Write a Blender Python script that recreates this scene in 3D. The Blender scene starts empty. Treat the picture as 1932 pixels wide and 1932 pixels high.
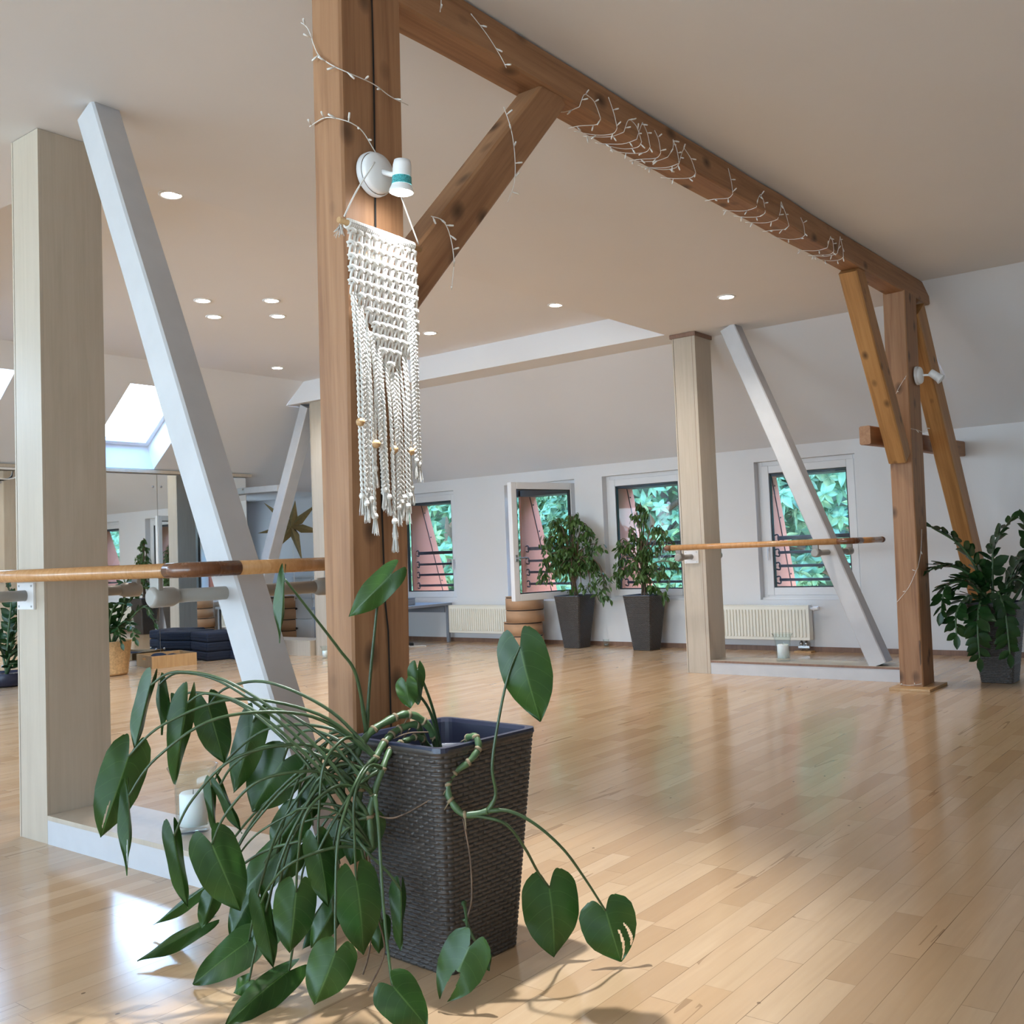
import bpy, bmesh, math, random
from mathutils import Vector, Matrix, Euler, noise as mnoise

scene = bpy.context.scene
C = scene.collection
R = random.Random(7)
PI = math.pi

# ------------------------------------------------------------------ camera, world, light, exposure
cam_d = bpy.data.cameras.new('camera')
cam = bpy.data.objects.new('camera', cam_d); C.objects.link(cam)
def cam_setup():
    yaw, pitch, roll = 0.65306, 0.0527, -0.04028
    f = Vector((-math.sin(yaw)*math.cos(pitch), math.cos(yaw)*math.cos(pitch), math.sin(pitch)))
    r = Vector((math.cos(yaw), math.sin(yaw), 0)); u = r.cross(f)
    r2 = math.cos(roll)*r + math.sin(roll)*u; u2 = -math.sin(roll)*r + math.cos(roll)*u
    m = Matrix((r2, u2, -f)).transposed().to_4x4(); m.translation = (0, 0, 1.05)
    cam.matrix_world = m
    cam_d.sensor_width = 36; cam_d.sensor_fit = 'HORIZONTAL'; cam_d.lens = 1903.685/1932*36
    cam_d.shift_x = (966-1005.792)/1932; cam_d.shift_y = (940.943-966)/1932
    cam_d.clip_start = 0.05; cam_d.clip_end = 200
cam_setup(); scene.camera = cam
scene.view_settings.view_transform = 'Standard'; scene.view_settings.look = 'None'
scene.view_settings.gamma = 1.0; scene.view_settings.use_curve_mapping = False
scene.view_settings.exposure = 1.17

world = bpy.data.worlds.new('overcast_sky'); scene.world = world; world.use_nodes = True
WN = world.node_tree; WN.nodes.clear()
wo = WN.nodes.new('ShaderNodeOutputWorld'); wb = WN.nodes.new('ShaderNodeBackground')
wg = WN.nodes.new('ShaderNodeTexCoord'); ws = WN.nodes.new('ShaderNodeSeparateXYZ'); wr = WN.nodes.new('ShaderNodeValToRGB')
wr.color_ramp.elements[0].color = (.74, .90, 1.05, 1); wr.color_ramp.elements[0].position = .0     # pale horizon
wr.color_ramp.elements[1].color = (.20, .47, .98, 1); wr.color_ramp.elements[1].position = .6    # blue zenith
WN.links.new(wg.outputs['Generated'], ws.inputs[0]); WN.links.new(ws.outputs[2], wr.inputs[0]); WN.links.new(wr.outputs[0], wb.inputs[0])
wb.inputs[1].default_value = 10.5
WN.links.new(wb.outputs[0], wo.inputs[0])
cy = scene.cycles
cy.max_bounces = 8; cy.diffuse_bounces = 5; cy.glossy_bounces = 4; cy.transmission_bounces = 6; cy.transparent_max_bounces = 10
cy.sample_clamp_indirect = 6.0; cy.caustics_reflective = False; cy.caustics_refractive = False
cy.use_denoising = True

def portal(name, loc, size, direction):
    d = bpy.data.lights.new(name, 'AREA'); d.shape = 'RECTANGLE'; d.size, d.size_y = size
    d.cycles.is_portal = True
    o = bpy.data.objects.new(name, d); C.objects.link(o); o.location = loc
    o.rotation_euler = Vector(direction).to_track_quat('-Z', 'Y').to_euler()
    return o
DOWN = [(-6.55,4.53,3.06),(-6.92,4.89,3.06),(-6.20,4.90,3.06),(-6.565,5.25,3.06),(-8.35,6.65,3.06),(-6.165,6.63,3.06),
        (-4.757,6.63,3.06),(-4.76,3.11,3.06),(-3.21,6.58,2.827),(.9,-.8,2.92),(-1.7,-1.6,2.827)]  # last two are unseen, added behind the camera for bounce light
DOWN_E = 37.0
# ------------------------------------------------------------------ helpers
def link(name, me, m=None, parent=None):
    o = bpy.data.objects.new(name, me); C.objects.link(o)
    if m is not None:
        for x in (m if isinstance(m, (list, tuple)) else [m]): me.materials.append(x)
    if parent is not None: o.parent = parent
    return o
def obj(name, bm, m, parent=None, smooth=False, uvkeep=False):
    me = bpy.data.meshes.new(name)
    bmesh.ops.recalc_face_normals(bm, faces=bm.faces) if not uvkeep else None
    bm.to_mesh(me); bm.free()
    if smooth:
        for p in me.polygons: p.use_smooth = True
    return link(name, me, m, parent)
def tag(o, label, cat, group=None, kind=None):
    o['label'] = label; o['category'] = cat
    if group: o['group'] = group
    if kind: o['kind'] = kind
    return o
def thing(name, label, cat, loc=(0,0,0), rotz=0, group=None):
    o = bpy.data.objects.new(name, None); C.objects.link(o); o.empty_display_size = .1
    o.location = loc; o.rotation_euler = (0,0,rotz)
    return tag(o, label, cat, group, 'thing')
def struct(name, bm, m, label, parent=None, smooth=False):
    o = obj(name, bm, m, parent, smooth)
    if parent is None: o['kind'] = 'structure'; o['label'] = label; o['category'] = name.split('_')[0]
    return o
def copy_tree(o, parent=None):
    c = o.copy(); C.objects.link(c); c.parent = parent
    for ch in list(o.children): copy_tree(ch, c)
    return c
def adopt(o, parent):
    """parent a mesh built in room coordinates"""
    o.parent = parent; o.matrix_parent_inverse = parent.matrix_basis.inverted(); return o
def bx(bm, x0, x1, y0, y1, z0, z1, bev=0, mi=0, mat=None):
    vs = [bm.verts.new((x,y,z)) for z in (z0,z1) for y in (y0,y1) for x in (x0,x1)]
    if mat is not None:
        for v in vs: v.co = mat @ v.co
    fs = [bm.faces.new([vs[i] for i in q]) for q in ((0,2,3,1),(4,5,7,6),(0,1,5,4),(2,6,7,3),(0,4,6,2),(1,3,7,5))]
    for f in fs: f.material_index = mi
    if bev:
        es = list({e for f in fs for e in f.edges})
        bmesh.ops.bevel(bm, geom=es, offset=bev, segments=2, affect='EDGES', profile=.5)
    return fs
def box(*a, **k):
    bm = bmesh.new(); bx(bm, *a, **k); return bm
def quad(bm, pts, mi=0):
    f = bm.faces.new([bm.verts.new(p) for p in pts]); f.material_index = mi; return f
def tube(bm, pts, rad, n=8, cap=True, mi=0):
    pts = [Vector(p) for p in pts]
    if not isinstance(rad, (list, tuple)): rad = [rad]*len(pts)
    rings = []; prev = None
    for i, p in enumerate(pts):
        t = (pts[min(i+1,len(pts)-1)] - pts[max(i-1,0)])
        if t.length < 1e-9: t = Vector((0,0,1))
        t.normalize()
        if prev is None:
            a = Vector((0,0,1)) if abs(t.z) < .9 else Vector((1,0,0)); u = t.cross(a).normalized()
        else:
            u = prev - t*prev.dot(t)
            u = u.normalized() if u.length > 1e-6 else t.orthogonal().normalized()
        prev = u; v = t.cross(u)
        rings.append([bm.verts.new(p + (u*math.cos(2*PI*k/n) + v*math.sin(2*PI*k/n))*rad[i]) for k in range(n)])
    for a, b in zip(rings, rings[1:]):
        for k in range(n):
            f = bm.faces.new((a[k], a[(k+1)%n], b[(k+1)%n], b[k])); f.smooth = True; f.material_index = mi
    if cap:
        for r_ in (rings[0][::-1], rings[-1]):
            f = bm.faces.new(r_); f.material_index = mi
def lathe(bm, prof, n=24, cx=0, cy_=0, mat=None, mi=0):
    rings = []
    for r_, z in prof:
        if r_ < 1e-6: rings.append([bm.verts.new((cx,cy_,z))])
        else: rings.append([bm.verts.new((cx+r_*math.cos(2*PI*k/n), cy_+r_*math.sin(2*PI*k/n), z)) for k in range(n)])
    if mat is not None:
        for q in rings:
            for v in q: v.co = mat @ v.co
    for a, b in zip(rings, rings[1:]):
        for k in range(n):
            q = [a[k%len(a)], a[(k+1)%len(a)], b[(k+1)%len(b)], b[k%len(b)]]
            u = []
            for v in q:
                if v not in u: u.append(v)
            if len(u) > 2:
                f = bm.faces.new(u); f.smooth = True; f.material_index = mi
def bez(pts, n=6):
    """Catmull-Rom through pts"""
    P = [Vector(p) for p in pts]; out = []
    for i in range(len(P)-1):
        p0, p1, p2, p3 = P[max(i-1,0)], P[i], P[i+1], P[min(i+2,len(P)-1)]
        for k in range(n):
            t = k/n
            out.append(.5*((2*p1) + (p2-p0)*t + (2*p0-5*p1+4*p2-p3)*t*t + (3*p1-p0-3*p2+p3)*t**3))
    out.append(P[-1]); return out
# ------------------------------------------------------------------ materials
def nm(name):
    m = bpy.data.materials.new(name); m.use_nodes = True
    nt = m.node_tree; b = nt.nodes['Principled BSDF']; return m, nt, b
def setp(b, **k):
    for key, v in k.items():
        s = b.inputs[key.replace('_',' ')]
        s.default_value = (*v, 1) if isinstance(v, tuple) and len(v) == 3 else v
def nd(nt, t, **k):
    n = nt.nodes.new('ShaderNode'+t)
    for a, v in k.items(): setattr(n, a, v)
    return n
def mth(nt, op, a, b=None, c=None):
    n = nd(nt, 'Math', operation=op)
    for i, x in enumerate((a, b, c)):
        if x is None: continue
        if isinstance(x, (int, float)): n.inputs[i].default_value = x
        else: nt.links.new(x, n.inputs[i])
    return n.outputs[0]
def ramp(nt, fac, stops):
    n = nd(nt, 'ValToRGB'); e = n.color_ramp.elements
    while len(e) < len(stops): e.new(0.5)
    for el, (p, c) in zip(e, stops): el.position = p; el.color = (*c, 1)
    nt.links.new(fac, n.inputs[0]); return n.outputs[0]
def mixc(nt, fac, a, b, blend='MIX'):
    n = nd(nt, 'Mix', data_type='RGBA', blend_type=blend)
    for s, x in ((n.inputs[0], fac), (n.inputs[6], a), (n.inputs[7], b)):
        if isinstance(x, (int, float)): s.default_value = x
        elif isinstance(x, tuple): s.default_value = (*x, 1)
        else: nt.links.new(x, s)
    return n.outputs[2]
def coords(nt, scale=(1,1,1), kind='Object'):
    tc = nd(nt, 'TexCoord'); mp = nd(nt, 'Mapping'); mp.inputs['Scale'].default_value = scale
    nt.links.new(tc.outputs[kind], mp.inputs[0]); return mp.outputs[0]
def noise(nt, vec, scale=5, detail=4, rough=.5, dist=0):
    n = nd(nt, 'TexNoise'); n.inputs['Scale'].default_value = scale; n.inputs['Detail'].default_value = detail
    n.inputs['Roughness'].default_value = rough; n.inputs['Distortion'].default_value = dist
    nt.links.new(vec, n.inputs['Vector']); return n.outputs['Fac']
def bump(nt, b, h, strength=.2, dist=.01):
    n = nd(nt, 'Bump'); n.inputs['Strength'].default_value = strength; n.inputs['Distance'].default_value = dist
    nt.links.new(h, n.inputs['Height']); nt.links.new(n.outputs[0], b.inputs['Normal'])
def plain(name, col, rough=.5, var=.06, vscale=3, **k):
    m, nt, b = nm(name); setp(b, Roughness=rough, **k)
    f = noise(nt, coords(nt), vscale, 3)
    c = ramp(nt, f, [(.3, tuple(x*(1-var) for x in col)), (.7, tuple(min(1,x*(1+var)) for x in col))])
    nt.links.new(c, b.inputs['Base Color']); return m
def wood(name, dark, mid, light, rough=.55, knots=0.0, cracks=0.0, gs=(14,14,.9), bstr=.15):
    """grain runs along local z"""
    m, nt, b = nm(name); setp(b, Roughness=rough)
    v = coords(nt, gs); n1 = noise(nt, v, 1.6, 6, .6, .6)
    n2 = noise(nt, coords(nt, (60,60,1.5)), 1.0, 4, .6)
    n3 = noise(nt, coords(nt, (1,1,.6)), 2.2, 2)
    f = mth(nt, 'ADD', mth(nt, 'MULTIPLY', n1, .6), mth(nt, 'MULTIPLY', n2, .4))
    c = ramp(nt, f, [(.33, dark), (.5, mid), (.68, light)])
    c = mixc(nt, mth(nt,'MULTIPLY',n3,.35), c, dark)
    h = f
    if knots:
        tc = coords(nt, (8,8,5.2))
        vo = nd(nt, 'TexVoronoi'); vo.inputs['Scale'].default_value = 1.0; vo.inputs['Randomness'].default_value = 1.0
        nt.links.new(tc, vo.inputs['Vector'])
        k = nd(nt, 'MapRange'); k.inputs[1].default_value = .03; k.inputs[2].default_value = knots; k.inputs[3].default_value = 1; k.inputs[4].default_value = 0
        nt.links.new(vo.outputs['Distance'], k.inputs[0])
        kk = mth(nt, 'POWER', k.outputs[0], .8)
        c = mixc(nt, mth(nt,'MULTIPLY',kk,.95), c, tuple(x*.28 for x in dark))
    if cracks:
        cn = noise(nt, coords(nt, (26,26,.35)), 1.0, 2, .4)
        a = mth(nt, 'ABSOLUTE', mth(nt, 'SUBTRACT', cn, .5))
        gate = noise(nt, coords(nt, (3,3,.8)), 1.3, 1)
        cr = mth(nt, 'MULTIPLY', mth(nt, 'LESS_THAN', a, .012), mth(nt, 'GREATER_THAN', gate, 1-cracks))
        c = mixc(nt, mth(nt,'MULTIPLY',cr,.8), c, tuple(x*.12 for x in dark))
        h = mth(nt, 'SUBTRACT', h, cr)
    nt.links.new(c, b.inputs['Base Color'])
    rr = mth(nt, 'ADD', mth(nt, 'MULTIPLY', n2, .2), rough-.1); nt.links.new(rr, b.inputs['Roughness'])
    bump(nt, b, h, bstr, .004); return m
M = {}
M['plaster'] = plain('white_plaster', (.70,.70,.71), .85, .012, 1.5)
M['ceil'] = plain('ceiling_paint', (.76,.75,.755), .9, .012, 1.2)
M['right'] = plain('warm_white_wall', (.60,.56,.53), .8, .03)
M['white_paint'] = plain('white_painted_wood', (.50,.50,.51), .5, .04, 9)
M['pvc'] = plain('white_window_plastic', (.72,.72,.73), .35, .02)
M['white_enamel'] = plain('cream_enamel', (.76,.74,.66), .35, .02)
M['white_metal'] = plain('white_lamp_metal', (.78,.78,.78), .3, .02)
M['gasket'] = plain('black_gasket', (.01,.01,.012), .5, .1)
M['dark'] = plain('black_gap', (.012,.01,.009), .8, .1)
M['timber'] = wood('old_spruce_timber', (.20,.088,.036), (.335,.168,.078), (.42,.23,.115), .6, .27, .32)
M['timber_orange'] = wood('orange_spruce_timber', (.24,.105,.03), (.40,.19,.06), (.50,.26,.09), .5, .2, .22)
M['maple'] = wood('maple_veneer', (.42,.355,.275), (.475,.405,.32), (.52,.45,.36), .38, 0, 0, (9,9,1.2), .03)
M['maple'].node_tree.nodes['Principled BSDF'].inputs['Roughness'].default_value = .3
M['pine'] = wood('oiled_pine', (.40,.23,.10), (.52,.32,.15), (.60,.39,.20), .45, 0, 0, (10,10,1.5), .06)
M['barre'] = wood('varnished_beech_rail', (.40,.19,.07), (.50,.26,.105), (.58,.32,.14), .22, 0, 0, (40,40,3), .02)
M['barre_dark'] = wood('dark_rail_joint', (.11,.045,.02), (.16,.065,.03), (.20,.085,.04), .25, 0, 0, (40,40,3), .02)
M['edge'] = wood('brown_edge_band', (.17,.09,.06), (.23,.13,.085), (.28,.16,.11), .5, 0, 0, (10,10,2), .03)
M['bracket'] = plain('grey_bracket_plastic', (.29,.275,.25), .35, .03)
M['mirror'] = (lambda t: (setp(t[2], Base_Color=(.86,.90,.90), Metallic=1.0, Roughness=.015), t[0])[1])(nm('silvered_mirror'))
M['cord'] = plain('white_cord', (.72,.70,.66), .8, .05, 60)
M['rope'] = plain('cotton_rope', (.74,.72,.68), .9, .06, 90)
M['wax'] = (lambda t: (setp(t[2], Base_Color=(.86,.86,.86), Roughness=.5, Subsurface_Weight=.2), t[0])[1])(nm('white_wax'))
M['navy'] = plain('navy_fabric', (.008,.014,.032), .85, .15, 40)
M['kraft'] = plain('brown_board', (.42,.245,.135), .7, .06, 12)
M['drawer'] = plain('white_drawer', (.64,.66,.68), .4, .02)
M['grey'] = plain('blue_grey_laminate', (.22,.25,.30), .45, .04)
M['gold'] = plain('gold_paper', (.27,.215,.10), .42, .1, 30, Metallic=.5)
M['liner'] = plain('dark_blue_plastic', (.018,.022,.045), .35, .1)
M['soil'] = plain('potting_soil', (.03,.02,.014), .95, .3, 60)
M['basket'] = plain('straw_basket', (.48,.29,.13), .8, .25, 50)
M['bark'] = plain('grey_brown_bark', (.13,.085,.055), .85, .3, 40)
M['stem'] = plain('green_stem', (.055,.105,.04), .45, .2, 30)
M['petiole'] = plain('leaf_stalk_green', (.034,.066,.022), .4, .2, 30)
M['node'] = plain('stem_node_scar', (.20,.15,.085), .8, .2, 60)
M['red_metal'] = plain('red_brown_sheet_metal', (.38,.13,.085), .42, .05, 6)
M['rail_metal'] = plain('purple_brown_rail_paint', (.035,.020,.026), .4, .05)
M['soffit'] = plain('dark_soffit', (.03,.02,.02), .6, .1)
M['steel'] = plain('steel', (.45,.45,.45), .3, .05, 5, Metallic=.9)
M['teal_film'] = plain('teal_printed_band', (.05,.32,.34), .3, .5, 260)
def glass_pane(name='window_glass', ior=1.4):
    m, nt, b = nm(name); nt.nodes.remove(b); out = nt.nodes['Material Output']
    t = nd(nt, 'BsdfTransparent'); t.inputs[0].default_value = (.95,.98,.98,1)
    g = nd(nt, 'BsdfGlossy'); g.inputs['Roughness'].default_value = .01
    lw = nd(nt, 'LayerWeight'); lw.inputs[0].default_value = .5
    fr = mth(nt, 'ADD', .014, mth(nt, 'MULTIPLY', mth(nt, 'POWER', lw.outputs['Facing'], 5.0), .9))
    mx = nd(nt, 'MixShader'); nt.links.new(fr, mx.inputs[0]); nt.links.new(t.outputs[0], mx.inputs[1]); nt.links.new(g.outputs[0], mx.inputs[2])
    nt.links.new(mx.outputs[0], out.inputs[0]); return m
M['pane'] = glass_pane()
M['clear'] = glass_pane('clear_vase_glass', 1.5)
def emis(name, col, s):
    m, nt, b = nm(name); setp(b, Base_Color=(.9,.9,.9), Emission_Color=col, Emission_Strength=s); return m
M['lamp_on'] = emis('lit_downlight_lens', (1,.93,.80), 25.0)
M['spot_on'] = emis('lit_spot_bulb', (.93,.97,1), 30.0)
def leafmat(name, c0, c1, vein, rough=.36, trans=.0, spec=.5):
    m, nt, b = nm(name); setp(b, Roughness=rough); b.inputs['Specular IOR Level'].default_value = spec
    f = noise(nt, coords(nt), 9, 3); c = ramp(nt, f, [(.3,c0),(.7,c1)])
    if vein:
        uv = nd(nt, 'UVMap'); sp = nd(nt, 'SeparateXYZ'); nt.links.new(uv.outputs[0], sp.inputs[0])
        au = mth(nt, 'ABSOLUTE', mth(nt, 'SUBTRACT', sp.outputs[0], .5))
        mid = mth(nt, 'LESS_THAN', au, .016)
        sv = mth(nt, 'FRACT', mth(nt, 'MULTIPLY', mth(nt, 'SUBTRACT', sp.outputs[1], mth(nt,'MULTIPLY',au,.55)), 6.0))
        side = mth(nt, 'LESS_THAN', mth(nt,'ABSOLUTE', mth(nt,'SUBTRACT',sv,.5)), .03)
        c = mixc(nt, mth(nt,'MULTIPLY',side,.28), c, vein); c = mixc(nt, mth(nt,'MULTIPLY',mid,.7), c, vein)
        hh = mth(nt, 'ADD', mid, mth(nt,'MULTIPLY',side,.5)); bump(nt, b, hh, -.25, .002)
    nt.links.new(c, b.inputs['Base Color'])
    if trans:
        out = nt.nodes['Material Output']; tr = nd(nt, 'BsdfTranslucent'); nt.links.new(c, tr.inputs[0])
        mx = nd(nt, 'MixShader'); mx.inputs[0].default_value = trans
        nt.links.new(b.outputs[0], mx.inputs[1]); nt.links.new(tr.outputs[0], mx.inputs[2]); nt.links.new(mx.outputs[0], out.inputs[0])
    return m
M['monstera'] = leafmat('monstera_leaf', (.013,.046,.007), (.028,.078,.012), (.07,.135,.035), .36, .08, .36)
M['zz'] = leafmat('glossy_dark_leaf', (.009,.034,.009), (.020,.060,.014), None, .32, .05, .32)
M['ficus'] = leafmat('weeping_fig_leaf', (.04,.095,.022), (.10,.19,.045), None, .4, .2)
M['chestnut'] = leafmat('chestnut_leaf', (.07,.145,.062), (.18,.29,.135), None, .5, .35)
M['hedge'] = leafmat('deep_foliage', (.010,.026,.012), (.025,.05,.022), None, .6, .2)
def floor_mat():
    m, nt, b = nm('maple_strip_floor')
    tc = nd(nt, 'TexCoord'); sp = nd(nt, 'SeparateXYZ'); nt.links.new(tc.outputs['Object'], sp.inputs[0])
    W, Ln = .076, .52
    xr = mth(nt, 'DIVIDE', sp.outputs[0], W); row = mth(nt, 'FLOOR', xr); fx = mth(nt, 'FRACT', xr)
    wn = nd(nt, 'TexWhiteNoise', noise_dimensions='1D'); nt.links.new(row, wn.inputs['W'])
    yr = mth(nt, 'ADD', mth(nt, 'DIVIDE', sp.outputs[1], Ln), mth(nt, 'MULTIPLY', wn.outputs['Value'], 7.3))
    col = mth(nt, 'FLOOR', yr); fy = mth(nt, 'FRACT', yr)
    cb = nd(nt, 'CombineXYZ'); nt.links.new(row, cb.inputs[0]); nt.links.new(col, cb.inputs[1])
    w2 = nd(nt, 'TexWhiteNoise', noise_dimensions='2D'); nt.links.new(cb.outputs[0], w2.inputs['Vector'])
    base = ramp(nt, w2.outputs['Value'], [(0,(.475,.305,.17)),(.2,(.53,.355,.205)),(.5,(.575,.40,.24)),(.85,(.605,.43,.27)),(1,(.54,.35,.195))])
    # grain, shifted per board
    off = nd(nt, 'VectorMath', operation='MULTIPLY_ADD'); nt.links.new(w2.outputs['Color'], off.inputs[0]); off.inputs[1].default_value = (9,9,9)
    nt.links.new(tc.outputs['Object'], off.inputs[2])
    mp = nd(nt, 'Mapping'); mp.inputs['Scale'].default_value = (34,2.2,1); nt.links.new(off.outputs[0], mp.inputs[0])
    g = noise(nt, mp.outputs[0], 1.2, 5, .6, .5)
    base = mixc(nt, mth(nt,'MULTIPLY', mth(nt,'SUBTRACT',g,.3), .55), base, (.36,.21,.11))
    mp2 = nd(nt, 'Mapping'); mp2.inputs['Scale'].default_value = (11,.55,1); nt.links.new(off.outputs[0], mp2.inputs[0])
    g2 = noise(nt, mp2.outputs[0], 1.0, 2, .45, .5)
    streak = mth(nt, 'LESS_THAN', mth(nt,'ABSOLUTE', mth(nt,'SUBTRACT', g2, .56)), .010)
    gate = mth(nt, 'GREATER_THAN', w2.outputs['Value'], .66)
    gate2 = mth(nt, 'GREATER_THAN', noise(nt, coords(nt,(2.2,1.2,1)), 1.6, 1), .53)
    base = mixc(nt, mth(nt,'MULTIPLY',mth(nt,'MULTIPLY',mth(nt,'MULTIPLY',streak,gate),gate2),.5), base, (.20,.11,.055))
    mott = noise(nt, coords(nt,(9,2.5,1)), 1.4, 4)
    base = mixc(nt, mth(nt,'MULTIPLY', mth(nt,'SUBTRACT',mott,.35), .5), base, (.44,.285,.165))
    vk = nd(nt, 'TexVoronoi', voronoi_dimensions='2D'); vk.inputs['Scale'].default_value = 1.0; nt.links.new(coords(nt,(3.4,2.6,1)), vk.inputs['Vector'])
    kn = mth(nt, 'MULTIPLY', mth(nt,'LESS_THAN', vk.outputs['Distance'], .015), mth(nt,'GREATER_THAN', noise(nt, coords(nt,(1,1,1)), 1.7, 1), .56))
    base = mixc(nt, mth(nt,'MULTIPLY',kn,.75), base, (.10,.055,.03))
    ex = mth(nt, 'LESS_THAN', mth(nt, 'MINIMUM', fx, mth(nt,'SUBTRACT',1,fx)), .012)
    ey = mth(nt, 'LESS_THAN', mth(nt, 'MINIMUM', fy, mth(nt,'SUBTRACT',1,fy)), .0016)
    e = mth(nt, 'MAXIMUM', ex, ey)
    sv = noise(nt, coords(nt,(5,.8,1)), 2.0, 2)
    base = mixc(nt, mth(nt,'MULTIPLY',e,mth(nt,'MULTIPLY',mth(nt,'MULTIPLY',sv,sv),1.7)), base, (.13,.07,.035))
    nt.links.new(base, b.inputs['Base Color'])
    big = noise(nt, coords(nt,(1,1,1)), 2.0, 3)
    nt.links.new(mth(nt,'ADD', mth(nt,'MULTIPLY',big,.08), .13), b.inputs['Roughness'])
    b.inputs['Specular IOR Level'].default_value = .34; b.inputs['Coat Weight'].default_value = .09; b.inputs['Coat Roughness'].default_value = .09
    bump(nt, b, noise(nt, coords(nt,(2.2,.9,1)), 2.0, 1), .010, .01)
    return m
M['floor'] = floor_mat()
def wicker_mat():
    m, nt, b = nm('dark_brown_wicker')
    f = noise(nt, coords(nt,(1,1,3)), 70, 3); c = ramp(nt, f, [(.25,(.024,.019,.016)),(.6,(.050,.040,.033)),(.85,(.080,.067,.057))])
    nt.links.new(c, b.inputs['Base Color']); setp(b, Roughness=.42); return m
M['wicker'] = wicker_mat()
# ------------------------------------------------------------------ the room shell
YW, ZW, YBK = 9.255, 1.98, -6.6
SL = (2.827-1.98)/1.505
OPEN = [(-9.33,-8.315),(-7.505,-6.49),(-6.12,-5.105),(-4.314,-3.30),(-1.25,-.235)]
Z0, Z1 = .49, 1.848
bm = bmesh.new(); quad(bm, [(-12.6,YBK,0),(2.8,YBK,0),(2.8,9.5,0),(-12.6,9.5,0)])
bx(bm, -12.6,2.8,YBK,9.5,-.12,-.02)
struct('floor', bm, M['floor'], 'pale maple strip floor with a varnished shine')
def wall_with_holes(bm, xs, z0, z1, holes, y0, y1, hz0, hz1):
    bx(bm, xs[0], xs[1], y0, y1, z0, hz0); bx(bm, xs[0], xs[1], y0, y1, hz1, z1)
    e = [xs[0]] + [v for h in holes for v in h] + [xs[1]]
    for a, b in zip(e[::2], e[1::2]): bx(bm, a, b, y0, y1, hz0, hz1)
bm = bmesh.new(); wall_with_holes(bm, (-12.6,2.8), 0, 2.02, OPEN, YW, YW+.22, Z0, Z1)
struct('wall_window', bm, M['plaster'], 'white knee wall with a row of small windows')
bm = bmesh.new(); bx(bm,-12.6,-12.4,YBK,8.25,0,2.0); bx(bm,-12.6,-12.4,8.75,9.4,0,2.0); bx(bm,-12.6,-12.4,8.25,8.75,0,1.0); bx(bm,-12.6,-12.4,8.25,8.75,1.5,2.0); portal('alcove_portal', (-12.65,8.5,1.25), (.5,.5), (1,0,0)); struct('wall_left', bm, M['plaster'], 'low white knee wall behind the mirrors')  # opening cut for the added alcove window
bm = bmesh.new(); bx(bm, 2.6,2.8,YBK,9.4,0,3.0); struct('wall_right', bm, M['right'], 'brown end wall on the right')
BACK = [(-9.6,-7.6),(-7.2,-5.2),(-4.8,-2.8),(-2.4,-.4),(.2,2.2)]  # rightmost opening is added to brighten the ceiling on the right
bm = bmesh.new(); wall_with_holes(bm, (-12.6,2.8), 0, 3.1, BACK, YBK-.2, YBK, .6, 2.3)
struct('wall_back', bm, M['plaster'], 'white wall with windows behind the camera')
for i, (a, b) in enumerate(BACK):
    bm = bmesh.new()
    for q in ((a,a+.07,.6,2.3),(b-.07,b,.6,2.3),(a+.07,b-.07,.6,.67),(a+.07,b-.07,2.23,2.3)): bx(bm, q[0],q[1],YBK-.14,YBK-.07,q[2],q[3])
    o = struct('window_%d'%(i+6), bm, M['pvc'], 'white window in the wall behind the camera, the rightmost one added for light')
    obj('glass_pane', box(a+.07,b-.07,YBK-.11,YBK-.10,.67,2.23), M['pane'], o)
# flat ceiling with the raised field
XR, XB, YR0, YR1, YS = -4.187, -2.278, 2.30, 7.384, 7.752
ZC, ZR, ZH = 2.827, 3.06, 2.92
bm = bmesh.new()
for x0,x1,y0,y1 in ((XR,XB,YBK,YS),(-9.128,XR,YBK,YR0),(-9.128,XR,YR1,YS)): quad(bm, [(x0,y0,ZC),(x1,y0,ZC),(x1,y1,ZC),(x0,y1,ZC)])
quad(bm, [(XR,YR0,ZC),(XR,YR1,ZC),(XR,YR1,ZR),(XR,YR0,ZR)])
quad(bm, [(XR,YR1,ZC),(-9.128,YR1,ZC),(-8.822,YR1,ZR),(XR,YR1,ZR)])
quad(bm, [(XR,YR0,ZC),(-9.128,YR0,ZC),(-8.822,YR0,ZR),(XR,YR0,ZR)])
YSR = YW-(ZH-ZW)/SL
quad(bm, [(XB,YBK,ZH),(2.8,YBK,ZH),(2.8,YSR,ZH),(XB,YSR,ZH)])
quad(bm, [(XB,YBK,ZC),(XB,YS,ZC),(XB,YSR,ZH),(XB,YBK,ZH)])
struct('ceiling', bm, M['ceil'], 'white flat ceiling around the raised field')
bm = bmesh.new(); quad(bm, [(-8.822,YR0,ZR),(XR,YR0,ZR),(XR,YR1,ZR),(-8.822,YR1,ZR)])
struct('ceiling_recess', bm, M['ceil'], 'white raised ceiling field with downlights')
bm = bmesh.new()
quad(bm, [(-12.6,YS,ZC),(XB,YS,ZC),(XB,YW+.15,ZW-.15*SL),(-12.6,YW+.15,ZW-.15*SL)])
quad(bm, [(XB,YSR,ZH),(2.8,YSR,ZH),(2.8,YW+.15,ZW-.15*SL),(XB,YW+.15,ZW-.15*SL)])
struct('ceiling_slope', bm, M['plaster'], 'white sloping roof plane above the windows')
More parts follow.
